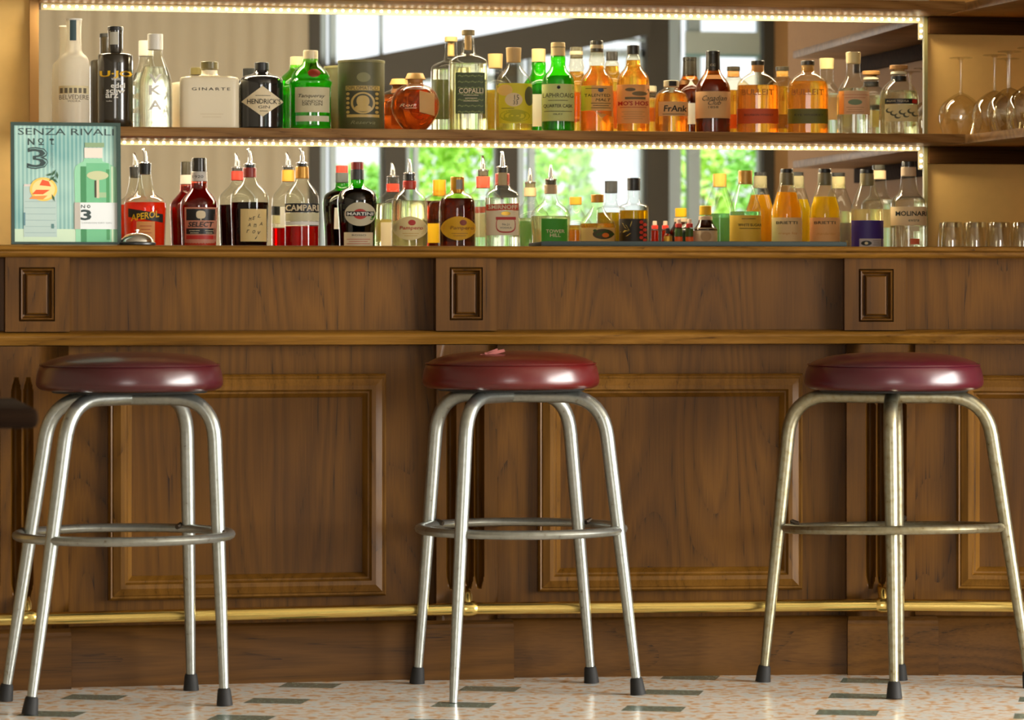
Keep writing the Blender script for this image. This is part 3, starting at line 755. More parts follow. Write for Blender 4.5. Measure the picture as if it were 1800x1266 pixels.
b.text('vodka', 192, 179, 10, 2.5, WHITE)
b = U('vodka_bottle', 'clear bottle with tall stacked white letters and tapering shoulders', 273, [(30, 228), (30, 160), (29, 140), (20, 115), (13, 100), (12.5, 85), (12.5, 60)], mat=CLR, liq=CLEARL, liqy=118)
b.collar('cap', 13.5, 13.5, 88, 60, pm((225, 222, 210), .35)); 
for t, y in (('V', 140), ('K', 160), ('A', 186)): b.text(t, 273, y, 22, 17, WHITE, bold=.03)
b.text('VODKA', 280, 206, 22, 4, INK)
b = U('gin_bottle', 'square white ceramic bottle with an olive stopper', 368, [(52, 228), (52, 170), (52, 141), (49, 136), (16, 134), (14, 128), (14, 124)], mat=pm((238, 226, 196), .4), p=7, dr=.55, body='body')
b.collar('stopper', 15.5, 15.5, 122, 109, pm((110, 100, 60), .35)); b.text('GINARTE', 371, 158, 66, 5, INK, space=1.35)
b.lines(372, 202, 40, 2, 5, pm((222, 206, 170), .6))
b = U('gin_bottle', 'black apothecary gin bottle with a cream diamond label', 460, [(38, 228), (38, 160), (38, 140), (32, 134), (14, 130), (12, 124), (11.5, 112)], mat=pm((26, 26, 26), .12, coat=.8), body='body')
b.collar('stopper', 12.5, 12.5, 124, 110, BLACK)
d = b.poly([(424, 180), (462, 153), (499, 180), (464, 207)], CREAM, .0006, 'label')
bpy.data.objects.remove(d); 
def diamond(u, v):
    # u across, v up; a rhombus mapped on the bottle
    x = -1+2*u; hgt = 27*(1-abs(x)); return b.front((461.5+37*x-b.cx)*b.k, b.H(180-hgt*(2*v-1)), .0007)
d = M().grid(diamond, 20, 4).build('label', CREAM, b.r, fix=False)
b.text("HENDRICK'S", 464, 180, 58, 9, INK, parent=d, bold=.01); b.text('GIN', 464, 190, 20, 5, INK, parent=d); b.lines(462, 170, 26, 1, 4, INK, d); b.lines(464, 197, 14, 1, 4, INK, d)
b = U('gin_bottle', 'bright green shaker-shaped gin bottle with a red wax seal', 546, [(36, 228), (36, 190), (36, 152), (38, 148), (38, 143), (34, 140), (34, 134), (28, 124), (17, 115), (13.5, 110), (13.5, 104)], mat=glass((170, 245, 120), .16), liq=liquid((110, 222, 60), .4, .3), liqy=132, soft=1)
b.collar('cap', 13, 13, 110, 89, pm((228, 210, 168), .35)); b.ell(552, 130, 11, 7.5, pm((140, 44, 22), .4), name='wax_seal')
l = b.rect(519, 579, 199, 155, pm((206, 196, 160), .6)); l2 = b.rect(520, 578, 215, 205, pm((206, 200, 170), .6))
b.text('Tanqueray', 548, 171, 46, 8, INK, parent=l, shear=.3); b.text('LONDON', 549, 180, 34, 4.5, INK, parent=l); b.text('DRY GIN', 549, 185, 34, 4.5, INK, parent=l)
b = U('gift_tube', 'wide olive-green cardboard tube with a gold portrait crest', 635, [(41, 228), (41, 180), (41, 108.5), (40, 108)], mat=pm((92, 90, 52), .5, var=.1), soft=0, cat='box', body='tube')
GP = pm((190, 160, 84), .4); DG = pm((60, 60, 34), .5)
b.collar('lid', 41.6, 41.6, 112, 107, pm((120, 116, 72), .5))
l = b.rect(609, 666, 206, 162, DG, name='crest'); b.ell(638, 183, 21, 19, GP, .0012, 'emblem', l); b.ell(638, 183, 17, 16, DG, .0018, 'emblem', l); b.ell(638, 180, 11, 10, GP, .0024, 'emblem', l, power=2.4); b.ell(638, 192, 14, 6, GP, .0026, 'emblem', l)
b.rect(608, 667, 161, 153, GP, name='banner'); b.text('DIPLOMATICO', 637, 157, 54, 6, DG); b.ell(639, 138, 12, 8.5, pm((130, 128, 84), .5), name='seal'); b.rect(610, 666, 208, 203, GP, .0014, 'banner'); b.text('Reserva', 638, 217, 42, 6, pm((130, 128, 84), .5), shear=.3)
for k in range(5):
    for sx in (-1, 1): b.ell(637+sx*25, 167+k*8, 3, 2.6, GP, .0012, 'scroll', l)
b = U('rum_decanter', 'round amber rum decanter with a paper hang tag', 730, [(20, 228), (30, 218), (41, 200), (43, 183), (39, 165), (28, 153), (15, 149), (13, 145), (13, 140)], mat=AMB, liq=BROWN, liqy=158)
b.collar('neck_band', 15, 15, 155, 148, pm((224, 170, 140), .4)); b.collar('stopper_stem', 13, 14, 148, 138, pm((178, 120, 60), .5)); b.collar('stopper', 18, 14, 140, 129, pm((222, 176, 100), .5))
o = b.rect(737, 762, 202, 164, pm((206, 160, 100), .7), .004, 'hang_tag', nx=6, skew=6)
b.text('Ron', 716, 187, 26, 5, CREAM, shear=.3); b.lines(722, 192, 20, 1, 3, CREAM)
b = U('gin_bottle', 'tall clear square-shouldered bottle with dark green patterned label and long cork', 823, [(34, 230), (34, 180), (34, 112), (32, 105), (22, 99), (13, 96), (11.5, 90), (10.5, 75), (10.5, 56)], mat=CLR, liq=liquid((253, 250, 228), .05, .4), liqy=112, p=4, dr=.8)
b.collar('cork', 6, 6, 88, 60, pm((196, 156, 96), .7)); b.collar('stopper', 11.5, 11.5, 62, 53, pm((150, 132, 84), .5))
l = b.rect(801, 852, 201, 129, pm((62, 76, 34), .5)); b.text('COPALLI', 828, 161, 42, 9, CREAM, parent=l, bold=.01); b.lines(828, 169, 26, 3, 5, CREAM, l)
for k in range(7): b.text('~~~~', 827, 135+k*10.5, 44, 4, pm((122, 134, 76), .5), .001, parent=l)
b = U('mezcal_bottle', 'clear bottle with a painted yellow landscape label', 903, [(33, 231), (33, 190), (33, 150), (29, 136), (18, 124), (12.5, 118), (12, 110), (12, 90)], mat=CLR, liq=liquid((248, 236, 150), .25, .4), liqy=150)
b.collar('cork', 12.5, 13.5, 110, 84, pm((206, 170, 112), .55))
l = b.rect(877, 939, 218, 148, pm((214, 200, 40), .6)); b.ell(888, 160, 13, 10, pm((232, 190, 110), .6), name='painted_cloud', parent=l)
b.ell(905, 205, 26, 11, pm((176, 172, 20), .6), name='painted_field', parent=l); b.ell(930, 170, 8, 17, pm((92, 92, 60), .6), name='painted_tree', parent=l)
e = b.ell(903, 177, 15, 12, pm((226, 204, 160), .6), .0014, 'painted_sign', l); b.text('15', 908, 173, 8, 9, INK, .002, parent=l); b.text('33', 906, 182, 8, 7, INK, .002, parent=l)
b.lines(893, 192, 22, 1, 3, INK, l)
b = U('whisky_bottle', 'green glass whisky bottle with a pale green label and cream cap', 981, [(29, 231), (29, 180), (29, 142), (24, 132), (14, 122), (12.5, 112), (13.5, 104), (12, 97)], mat=GRN, liq=liquid((140, 214, 40), .3, .35), liqy=134)
b.collar('cap', 12.5, 12.5, 99, 75, pm((226, 200, 140), .45)); b.rect(969, 993, 84, 83, INK, name='cap_stripe', rr=12.7*b.k)
l = b.rect(953, 1009, 214, 149, pm((206, 214, 140), .6)); b.text('LAPHROAIG', 981, 169, 52, 8, INK, parent=l); b.text('QUARTER CASK', 981, 188, 50, 7, INK, parent=l, bold=.01)
b.lines(981, 178, 34, 1, 4, INK, l); b.lines(981, 197, 48, 1, 4, INK, l); b.rect(960, 1002, 216, 158, pm((240, 240, 214), .6), name='back_label', back=True); b.text('ISLAY', 981, 202, 16, 3, INK, parent=l); b.ell(982, 155, 3, 3, INK, .0012, 'emblem', l)
b = U('whisky_bottle', 'amber whisky bottle with an orange and yellow label and a dark ringed cap', 1049, [(30, 231), (30, 190), (30, 146), (26, 136), (15, 124), (12.5, 114), (14.5, 108), (12, 98), (11.5, 90)], mat=AMB, liq=AMBER, liqy=116)
b.collar('cap', 11.5, 11.5, 92, 72, pm((80, 76, 62), .3)); b.collar('cap_band', 11.9, 11.9, 86, 79, pm((214, 200, 164), .4))
l = b.rect(1022, 1077, 196, 152, pm((240, 186, 110), .6)); b.rect(1022, 1040, 196, 152, pm((250, 214, 60), .6), .001, 'yellow_side', l)
b.poly([(1044, 196), (1077, 196), (1077, 206), (1066, 203), (1058, 209)], pm((240, 186, 110), .6), .0007, 'label_point')
b.text('TALENTED', 1050, 169, 44, 5, INK, parent=l); b.text('MALT', 1060, 177, 26, 5, INK, parent=l, shear=.2); b.lines(1056, 183, 34, 3, 4, INK, l); b.lines(1048, 157, 36, 1, 3, INK, l); b.ell(1056, 160, 5, 3.6, pm((70, 84, 110), .5), .0014, 'bird', l)
b = U('bourbon_bottle', 'amber bourbon bottle with an orange label, red lettering and a black cap', 1113, [(29, 232), (29, 190), (29, 142), (26, 132), (15, 120), (13, 112), (13, 102), (9.5, 97), (9.5, 90)], mat=AMB, liq=liquid((255, 224, 138), .18, .3), liqy=106)
b.collar('cap', 10.8, 10.8, 96, 80, pm((48, 46, 44), .3))
l = b.rect(1085, 1141, 218, 150, pm((244, 176, 110), .6)); b.text("MO'S HOS", 1113, 183, 52, 8, REDP, parent=l, bold=.03); b.lines(1113, 190, 46, 1, 4, REDP, l); b.lines(1113, 198, 40, 4, 4, pm((206, 150, 90), .6), l)
b.ell(1124, 166, 13, 4, pm((130, 110, 76), .6), .0013, 'running_horse', l); b.poly([(1133, 164), (1139, 156), (1141, 160), (1136, 168)], pm((130, 110, 76), .6), .0014, 'horse_neck', l); b.ell(1108, 159, 9, 3, pm((120, 100, 70), .6), .0013, 'running_horse', l); b.rect(1099, 1134, 176, 172, pm((120, 100, 70), .6), .0013, 'ground_line', l, 8, 1)
b = U('whisky_bottle', 'squat amber bottle with a handwritten black name on its label', 1180, [(30, 232), (30, 190), (29, 172), (24, 162), (14, 157), (12.5, 154), (13, 148)], mat=AMB, liq=AMBER, liqy=164)
b.collar('cap', 13.5, 13.5, 153, 142, pm((216, 208, 176), .4)); b.rect(1176, 1189, 152, 143, INK, name='cap_stripe', rr=13.7*b.k)
l = b.rect(1158, 1209, 205, 180, pm((230, 184, 128), .6)); b.text('FrAnk', 1187, 192, 40, 11, INK, parent=l, bold=.02, shear=.1); b.lines(1184, 202, 38, 1, 3, INK, l)
b = U('whisky_bottle', 'dark brown whisky bottle with a tan script label and black sleeve cap', 1253, [(31, 232), (31, 200), (31, 160), (29, 148), (20, 136), (14, 128), (12.5, 120)], mat=glass((236, 190, 140), .14), liq=liquid((170, 100, 44), .3), liqy=140)
b.collar('sleeve', 13, 12, 125, 94, pm((38, 34, 24), .3)); b.collar('cap', 12.5, 12.5, 97, 90, pm((30, 28, 22), .3)); b.collar('gold_ring', 14, 13.4, 131, 125, GOLDP)
l = b.rect(1223, 1284, 209, 162, pm((226, 182, 128), .6)); b.text('Canadian', 1256, 174, 42, 9, INK, parent=l, shear=.4); b.text('Club', 1256, 182, 22, 8, INK, parent=l, shear=.4); b.text('1858', 1254, 190, 17, 4, INK, parent=l); b.rect(1232, 1274, 212, 174, WHITE, name='back_label', back=True)
b.text('CC', 1253, 115, 9, 4, CREAM)
for nm, cx, hw, lq, lc, sc, lab in (('bourbon_bottle', 1332, 37, liquid((254, 212, 124), .18, .3), (206, 78, 14), (200, 150, 90), 'square-shouldered bourbon flask with an orange strip label'), ('rye_bottle', 1420, 36, liquid((250, 212, 124), .18, .3), (96, 96, 14), (190, 150, 80), 'square-shouldered rye flask with an olive green strip label')):
    b = U(nm, lab, cx, [(hw, 233), (hw, 190), (hw, 150), (hw-5, 141), (20, 132), (12, 127), (11, 120)], mat=AMB, liq=lq, liqy=150 if cx < 1400 else 143, p=2.3, dr=.6)
    b.collar('cork', 10.5, 11, 126, 114, pm(sc, .6)); b.collar('cap', 11.8, 11.8, 115, 107, pm((52, 46, 34), .35))
    l = b.rect(cx-hw+1, cx+hw-1, 218, 192, pm(lc, .5)); b.text('RYE WHISKEY' if cx > 1400 else 'BOURBON WHISKEY', cx+2, 203, 50, 3.5, INK, parent=l)
    b.text('BULLEIT', cx, 163, 56, 10, pm((150, 84, 14), .4), .001)
b = U('tequila_bottle', 'clear tequila bottle with a peach label and pale domed stopper', 1500, [(29, 233), (29, 200), (29, 168), (26, 155), (17, 142), (12.5, 136), (12, 120), (12, 100)], mat=CLR, liq=CLEARL, liqy=156)
b.collar('stopper', 12.5, 13.2, 112, 92, pm((222, 204, 150), .45)); l = b.rect(1475, 1529, 202, 161, pm((228, 186, 146), .6)); b.rect(1475, 1484, 202, 161, pm((244, 160, 70), .6), .001, 'orange_edge', l, 4); b.ell(1503, 181, 12, 5, pm((120, 140, 110), .6), .0012, 'emblem', l); b.lines(1503, 190, 30, 3, 4, pm((180, 130, 90), .6), l); b.lines(1503, 168, 44, 2, 5, REDP, l, .6)
b = U('tequila_bottle', 'clear round-shouldered bottle with a black banded label and cork lid', 1580, [(35, 233), (35, 200), (35, 172), (31, 157), (19, 145), (13, 141), (12.5, 130)], mat=CLR, liq=liquid((253, 251, 236), .04, .4), liqy=160)
b.collar('neck_band', 13.5, 13.5, 143, 134, BLACK); b.collar('neck_lip', 15, 14, 131, 126, pm((236, 228, 196), .4)); b.collar('cork', 10, 10, 127, 121, pm((190, 150, 90), .6)); b.collar('cork_lid', 16, 16, 122, 115, pm((176, 128, 70), .6))
l = b.rect(1556, 1612, 215, 185, pm((220, 204, 150), .6)); k_ = b.rect(1556, 1612, 184, 175, BLACK); b.text('AGAVE TEQUILA', 1578, 179.5, 38, 4, CREAM, parent=k_); b.rect(1603, 1611, 183, 176, REDP, .0013, 'red_square', k_, 3, 1)
for i in range(7):
    cx_, cy_ = 1563+i*7.4, 196+(i*5) % 12
    o = b.ell(cx_, cy_, 5.5, 4.2, pm((84, 84, 62), .6), .0011, 'drawn_agave', l); b.ell(cx_+1.6, cy_-1, 4.0, 2.9, pm((220, 204, 150), .6), .0015, 'drawn_gap', o)

# --- row on the back counter
b = Lo('aperitif_bottle', 'orange-red aperitif bottle with a slanted black label', 255, [(35, 436), (36, 400), (38, 362), (34, 350), (19, 343), (14.5, 330), (11.5, 312), (10.5, 303)], mat=CLR, liq=RED, liqy=356)
b.collar('cork', 10, 11, 307, 287, BLACK); b.pourer(286, 262)
l = b.rect(226, 286, 387, 372, pm((34, 30, 24), .5), skew=10); b.text('APEROL', 255, 380, 48, 12, YELP, .0018, l, bold=.02, slope=.16); b.rect(240, 272, 436, 390, pm((232, 160, 90), .6), name='lower_label'); b.lines(256, 398, 20, 4, 6, REDP)
b = Lo('bitter_bottle', 'dark red bitter bottle with a black and cream framed label', 350, [(30, 436), (31, 400), (33, 362), (31, 352), (22, 341), (15, 334), (14, 326), (14, 304)], mat=glass((255, 170, 150), .12), liq=DRED, liqy=322)
b.collar('neck_label', 14.6, 14.2, 319, 302, pm((206, 200, 190), .5)); b.text('1920', 348, 311, 18, 5, INK); b.collar('cap', 13.2, 12.8, 303, 278, pm((44, 40, 30), .25))
l = b.rect(325, 380, 436, 365, pm((196, 130, 104), .5)); b.rect(328, 378, 388, 368, BLACK, .001, 'black_field', l, 10); b.rect(328, 378, 412, 402, BLACK, .001, 'black_field', l, 10); b.rect(328, 378, 421, 414, REDP, .001, 'red_band', l, 10)
b.ell(353, 378, 8, 7, CREAM, .0016, 'glass_emblem', l, power=3); b.rect(352.3, 353.8, 388, 384, CREAM, .0016, 'emblem_stem', l, 2, 1); b.text('SELECT', 353, 395, 44, 9, BLACK, .0018, l, shear=.2, bold=.02); b.lines(342, 406, 18, 2, 4, CREAM, l, .8, .0018); b.lines(367, 406, 14, 2, 4, CREAM, l, .8, .0018)
b = Lo('amaro_bottle', 'clear round-shouldered amaro bottle half full of nearly black liqueur, cream label', 439, [(31, 436), (32, 400), (34, 352), (32, 340), (24, 330), (14, 322), (10.5, 312), (10.5, 300)], mat=CLR, liq=VDARK, liqy=356)
b.collar('neck_ring', 11.5, 11.5, 312, 295, pm((150, 40, 26), .4)); b.collar('cork', 9.5, 9.5, 296, 288, BLACK); b.pourer(288, 262)
l = b.rect(423, 468, 425, 368, pm((222, 194, 130), .6))
for i, (t, x, y) in enumerate((('M', 440, 386), ('E', 446, 384), ('L', 455, 380), ('A', 438, 396), ('m', 448, 397), ('A', 458, 394), ('r', 436, 407), ('o', 446, 408), ('v', 455, 410), ('i', 450, 418))): b.text(t, x, y, 5, 6, INK, parent=l, shear=.3)
b = Lo('bitter_bottle', 'clear bottle with red bitter in its lower third and a black and white label', 531, [(30, 436), (30, 400), (30, 348), (27, 338), (19, 328), (12, 320), (11, 310), (11, 294)], mat=CLR, liq=liquid((206, 22, 14), .45, .2), liqy=398)
b.collar('gold_wrap', 12, 11.5, 314, 293, pm((206, 150, 60), .35, .4)); b.collar('cork', 9, 9, 294, 286, BLACK); b.pourer(286, 261)
l = b.rect(500, 560, 374, 358, BLACK); b.text('CAMPARI', 531, 366, 56, 11, CREAM, parent=l, bold=.02); b.rect(502, 560, 396, 390, WHITE, name='white_band'); b.rect(508, 552, 394, 360, WHITE, name='back_label', back=True); b.rect(502, 560, 389, 375, pm((214, 208, 170), .5), name='pale_label')
b = Lo('vermouth_bottle', 'dark vermouth bottle with an oval label, red disc and green glass neck', 628, [(31, 436), (32, 400), (35, 362), (35, 348), (30, 336), (18, 330), (12, 326), (12, 318), (11, 305)], mat=glass((110, 200, 60), .12), liq=liquid((14, 10, 5), .5, .02), liqy=331)
b.collar('neck_label', 11.9, 11.9, 316, 298, pm((60, 64, 64), .4)); b.collar('cap', 11.2, 11.2, 299, 285, pm((150, 44, 30), .35))
l = b.ell(633, 377, 27, 21, pm((206, 198, 168), .6)); b.ell(633, 377, 12, 9, REDP, .0014, 'red_disc', l); b.rect(609, 657, 380.5, 372.5, BLACK, .0018, 'black_bar', l, 12, 1); b.text('MARTINI', 633, 376.6, 44, 5.5, WHITE, .0024, l, bold=.02)
l = b.rect(605, 655, 436, 409, pm((224, 206, 170), .6)); b.rect(606, 650, 400, 362, WHITE, name='back_label', back=True); b.text('ROSSO', 631, 414, 24, 3, INK, parent=l); b.lines(630, 421, 40, 3, 4, REDP, l)
b = Lo('rum_bottle', 'clear white-rum bottle with a cream oval label', 720, [(32, 436), (32, 400), (32, 358), (28, 346), (19, 338), (12.5, 333), (11.5, 324), (10.5, 308)], mat=CLR, liq=liquid((253, 250, 230), .04, .4), liqy=353)
b.collar('red_ring', 11.8, 11.8, 333, 318, pm((196, 50, 30), .4)); b.collar('cork', 9.5, 9.5, 318, 303, BLACK); b.pourer(304, 280, 1)
OV = lambda b, cx, cy, c, lc: (b.ell(cx, cy, 32, 20, c, power=1.7), lc)
l = b.ell(721, 402, 31, 21, pm((240, 220, 160), .6), power=1.8); b.ell(724, 392, 6.5, 5, REDP, .0014, 'emblem', l); b.text('Pampero', 723, 402, 40, 8, REDP, .0015, l, shear=.1, bold=.01); b.lines(722, 411, 28, 2, 4, pm((214, 170, 80), .5), l); b.rect(694, 748, 432, 388, CREAM, name='back_label', back=True)
b = Lo('rum_bottle', 'brown rum bottle with a golden oval label and gold cap', 804, [(32, 436), (32, 400), (32, 358), (28, 346), (18, 340), (12.5, 337), (12, 330)], mat=AMB, liq=DARKB, liqy=349)
b.collar('cap', 12, 12, 340, 311, pm((200, 150, 30), .3, .3)); b.rect(802, 813, 333, 316, pm((150, 150, 140), .4), name='neck_stamp', nx=4, rr=12.2*b.k)
l = b.ell(806, 402, 31, 21, pm((226, 170, 20), .6), power=1.8); b.ell(814, 392, 6, 5, pm((140, 50, 20), .5), .0014, 'emblem', l); b.text('Pampero', 812, 402, 40, 8, pm((120, 60, 10), .5), .0015, l, shear=.1); b.lines(808, 411, 28, 2, 4, pm((150, 100, 10), .5), l); b.rect(778, 832, 425, 390, YELP, name='back_label', back=True)
b = Lo('vodka_bottle', 'clear vodka bottle with a red banner label', 883, [(31, 436), (31, 400), (31, 352), (30, 342), (24, 336), (14, 330), (12.5, 322), (11.5, 304)], mat=CLR, liq=CLEARL, liqy=348, p=3, dr=.9)
b.collar('neck_label', 12.6, 12.6, 326, 305, pm((200, 70, 50), .4)); b.rect(876, 891, 326, 304, pm((196, 176, 130), .5), name='neck_stamp', nx=4, rr=12.9*b.k); b.collar('cork', 9.5, 9.5, 304, 294, pm((60, 54, 40), .4)); b.pourer(293, 267, 1)
l = b.rect(855, 911, 414, 371, pm((238, 222, 188), .6)); k_ = b.rect(855, 911, 370.5, 359, pm((206, 74, 40), .5), skew=-2); b.text('SMIRNOFF', 884, 364.5, 50, 7.5, CREAM, parent=k_, bold=.02)
b.ell(889, 396, 17, 14, REDP, .001, 'shield', l, power=3); b.ell(889, 395, 15.5, 12.5, pm((238, 222, 188), .6), .0015, 'shield', l, power=3); b.rect(872, 906, 387, 382, REDP, .002, 'ribbon', l, 8, 1); b.ell(889, 376, 8, 3.5, GOLDP, .002, 'crown', l); b.text('No.21', 889, 395, 12, 4, INK, .002, l); b.text('VODKA', 889, 401, 20, 3, INK, .002, l)
b = Lo('gin_bottle', 'round-shouldered clear bottle with a bright green label', 968, [(33, 436), (33, 410), (36, 385), (33, 372), (24, 362), (14, 356), (11, 346), (10.5, 330)], mat=CLR, liq=liquid((240, 244, 214), .15, .4), liqy=380)
b.collar('neck_stamp', 11.2, 11.2, 341, 325, pm((206, 180, 140), .5)); b.collar('cork', 9.5, 9.5, 325, 316, pm((90, 84, 60), .4)); b.pourer(315, 290, 0)
l = b.rect(952, 997, 436, 385, pm((66, 160, 44), .6)); b.text('TOWER', 976, 407, 32, 6, CREAM, parent=l, bold=.01); b.text('HILL', 976, 414, 18, 6, CREAM, parent=l, bold=.01)
b = Lo('rum_bottle', 'low conical amber bottle with a yellow cap and jungle label', 1050, [(32, 436), (32, 410), (32, 397), (28, 386), (16, 374), (10, 364), (9.5, 356)], mat=CLR, liq=GOLDL, liqy=393)
b.collar('cap', 11, 11, 356, 342, pm((222, 160, 50), .4)); l = b.rect(1022, 1080, 436, 401, pm((226, 190, 120), .6)); b.ell(1060, 412, 18, 9, pm((76, 66, 34), .6), .0012, 'painted_leaves', l); b.ell(1064, 414, 6, 4, pm((230, 120, 30), .6), .0018, 'painted_fruit', l)
for i in range(7): b.ell(1046+i*5, 406+(i*7) % 9, 3.2, 2.4, pm((60, 84, 30), .6), .0016, 'painted_leaf', l)
b = Lo('spirit_bottle', 'straight bottle with a black cap and a black label painted with red and yellow peppers', 1114, [(26, 436), (26, 400), (26, 368), (25, 361), (13, 358), (11, 352), (11, 336)], mat=CLR, liq=liquid((222, 190, 30), .3), liqy=370, soft=1)
b.collar('cap', 11.5, 11.5, 335, 313, pm((50, 52, 56), .35)); l = b.rect(1089, 1138, 436, 385, pm((34, 28, 16), .5))
for i, (x0, y0_, dx, dy) in enumerate(((1094, 392, 13, 14), (1090, 408, 16, -2), (1108, 400, 3, -12), (1112, 404, -9, 12), (1100, 416, 10, -6))): b.poly([(x0, y0_), (x0+dx*.5+1.5, y0_+dy*.5-2), (x0+dx, y0_+dy), (x0+dx*.5-1.5, y0_+dy*.5+2)], pm((206, 180, 80), .5), .0014, 'painted_pepper', l)
for i in range(8): b.ell(1127+(i % 2)*6, 391+i*4.5, 3.4, 3, pm((210, 60, 40), .5), .0014, 'painted_berry', l)
b = Lo('bitters_bottle', 'tiny black-capped dropper bottle on the back counter', 1174, [(8, 436), (8, 420), (7, 414), (3.5, 411), (3.5, 406)], mat=AMB, liq=DARKB, liqy=416, inset=.6)
b.collar('cap', 3.8, 3.6, 411, 401, BLACK); b.rect(1168, 1181, 425, 415, GOLDP, nx=6)
for x, lab in ((1193, 'small green and white sauce bottle with a red neck, beside the dropper'), (1212, 'second small green and white sauce bottle, beside the yellow-capped bitters')):
    b = Lo('sauce_bottle', lab, x, [(7, 436), (7, 410), (7, 402), (4, 397), (3.5, 390)], mat=CLR, liq=liquid((220, 50, 20), .6, .1), liqy=402, inset=.6)
    b.collar('cap', 4, 3.6, 393, 385, pm((240, 220, 200), .4)); b.collar('neck_band', 6, 6, 400, 393, pm((214, 60, 44), .4)); b.rect(x-6.5, x+6.5, 416, 402, pm((60, 96, 30), .5), nx=8); b.rect(x-6.5, x+6.5, 436, 417, pm((240, 110, 40), .5), nx=8, name='lower_label')
b = Lo('bitters_bottle', 'short dark bitters bottle with yellow cap and oversized pale label', 1240, [(21, 436), (21, 410), (21, 402), (15, 396), (12, 388), (11, 380)], mat=glass((120, 70, 40), .14), liq=DARKB, liqy=400)
b.collar('cap', 10.5, 10.5, 378, 362, YELP); b.collar('neck_paper', 12, 12, 397, 380, pm((214, 190, 160), .6)); l = b.rect(1218, 1262, 436, 401, pm((206, 184, 150), .6)); b.ell(1241, 416, 9, 9, pm((180, 150, 110), .6), .0012, 'emblem', l); b.lines(1241, 405, 30, 1, 4, INK, l)
def cone(lab, cx, hw, cap, neck, lq, ly, nm, captop=300, mat_=CLR):
    b = Lo(nm, lab, cx, [(hw, 436), (hw, 400), (hw, 368), (hw-4, 356), (17, 335), (12, 322), (12, 305)], mat=mat_, liq=lq, liqy=ly)
    b.collar('cap', 12.4, 12.2, captop+24, captop, cap)
    return b
b = cone('conical clear bottle with a gold cap and yellow label', 1310, 28, pm((214, 166, 76), .35, .2), None, PGR, 372, 'liqueur_bottle')
l = b.rect(1283, 1338, 436, 379, pm((236, 196, 70), .6)); b.text('WHITE SUGAR', 1318, 396, 40, 5, INK, parent=l, bold=.01); b.lines(1318, 402, 36, 1, 3, INK, l); b.lines(1316, 385, 24, 1, 3, INK, l)
for cx, lq, nm, lab, ly in ((1383, ORJ, 'syrup_bottle', 'orange syrup bottle with a black cap and cream label', 338), (1450, YEJ, 'syrup_bottle', 'yellow syrup bottle with a black cap and peach label', 346)):
    b = cone(lab, cx, 27, BLACK, None, lq, ly, nm, 298)
    bpy.data.objects.remove([o for o in b.r.children if o.name.startswith('cap')][0]); b.collar('cap', 11, 11, 304, 297, BLACK); b.collar('neck_sleeve', 12.4, 12.2, 326, 304, pm((120, 112, 84), .4))
    l = b.rect(cx-26, cx+26, 436, 383, pm((238, 206, 150) if cx < 1400 else (240, 184, 120), .6)); b.text('BRIETTI', cx, 392, 36, 5, INK, parent=l, bold=.01); b.text('orange fizz' if cx < 1400 else 'mandarino', cx+2, 411, 32, 5, pm((220, 150, 60), .5), parent=l, shear=.3)
b = cone('clear liqueur bottle with a square purple label', 1524, 29, BLACK, None, liquid((250, 240, 210), .15, .4), 368, 'liqueur_bottle', 298)
bpy.data.objects.remove([o for o in b.r.children if o.name.startswith('cap')][0]); b.collar('cap', 12, 12, 305, 298, BLACK); b.collar('neck_sleeve', 12.4, 12.2, 327, 305, pm((150, 138, 100), .4))
l = b.rect(1497, 1553, 436, 388, pm((62, 40, 130), .5)); k_ = b.rect(1511, 1553, 436, 420, pm((206, 196, 196), .5), .0012, 'caption', l, 8); b.ell(1523, 428, 9, 4.5, BLACK, .002, 'emblem', l); b.ell(1523, 428, 3, 2.5, CREAM, .0026, 'emblem', l); b.lines(1542, 424, 16, 3, 3.5, GRAYI, l, .8, .002)
b = Lo('sambuca_bottle', 'clear sambuca bottle with bold black lettering on a peach label', 1597, [(32, 436), (32, 400), (32, 362), (31, 352), (24, 345), (17, 340), (14.5, 325), (13, 306), (13, 293)], mat=CLR, liq=CLEARL, liqy=346)
b.collar('cap', 11.5, 11.5, 293, 284, pm((44, 42, 36), .35)); b.collar('neck_label', 13.4, 13.2, 310, 294, pm((216, 186, 150), .5))
l = b.rect(1566, 1629, 397, 364, pm((238, 208, 162), .6)); b.text('MOLINARI', 1602, 376, 54, 8.5, INK, parent=l, bold=.02); b.text('extra', 1606, 388, 18, 4, INK, parent=l, shear=.2); b.rect(1600, 1616, 407, 398, CREAM, name='small_label', nx=6); b.rect(1600, 1616, 430, 420, pm((236, 110, 70), .5), name='orange_stamp', nx=6)

# --- things on the top shelf, only their feet in view
TOP = Z2+TK; TG = 'bottles on the top shelf cut by the picture edge'
tops = [(640, 40, (46, 44, 24), 'dark green bottle foot on the top shelf, above the portrait tube'), (765, 34, (52, 36, 16), 'brown bottle foot on the top shelf, above the round decanter'), (850, 34, (36, 30, 18), 'dark bottle foot on the top shelf, above the long-corked bottle'),
        (966, 32, (44, 34, 22), 'dark bottle foot on the top shelf, above the green whisky bottle'), (1044, 28, (60, 44, 24), 'brown bottle foot on the top shelf, above the ringed-cap whisky'), (1120, 32, (40, 34, 24), 'dark bottle foot on the top shelf, above the orange-labelled bourbon'),
        (1200, 34, (70, 50, 28), 'brown bottle foot on the top shelf, above the handwritten label'), (1290, 30, (96, 84, 40), 'olive bottle foot on the top shelf, above the orange-striped flask'), (1372, 38, (48, 50, 26), 'broad dark bottle foot on the top shelf, above the olive-striped flask'),
        (1470, 34, (70, 140, 20), 'green glass bottle foot at the right of the top shelf')]
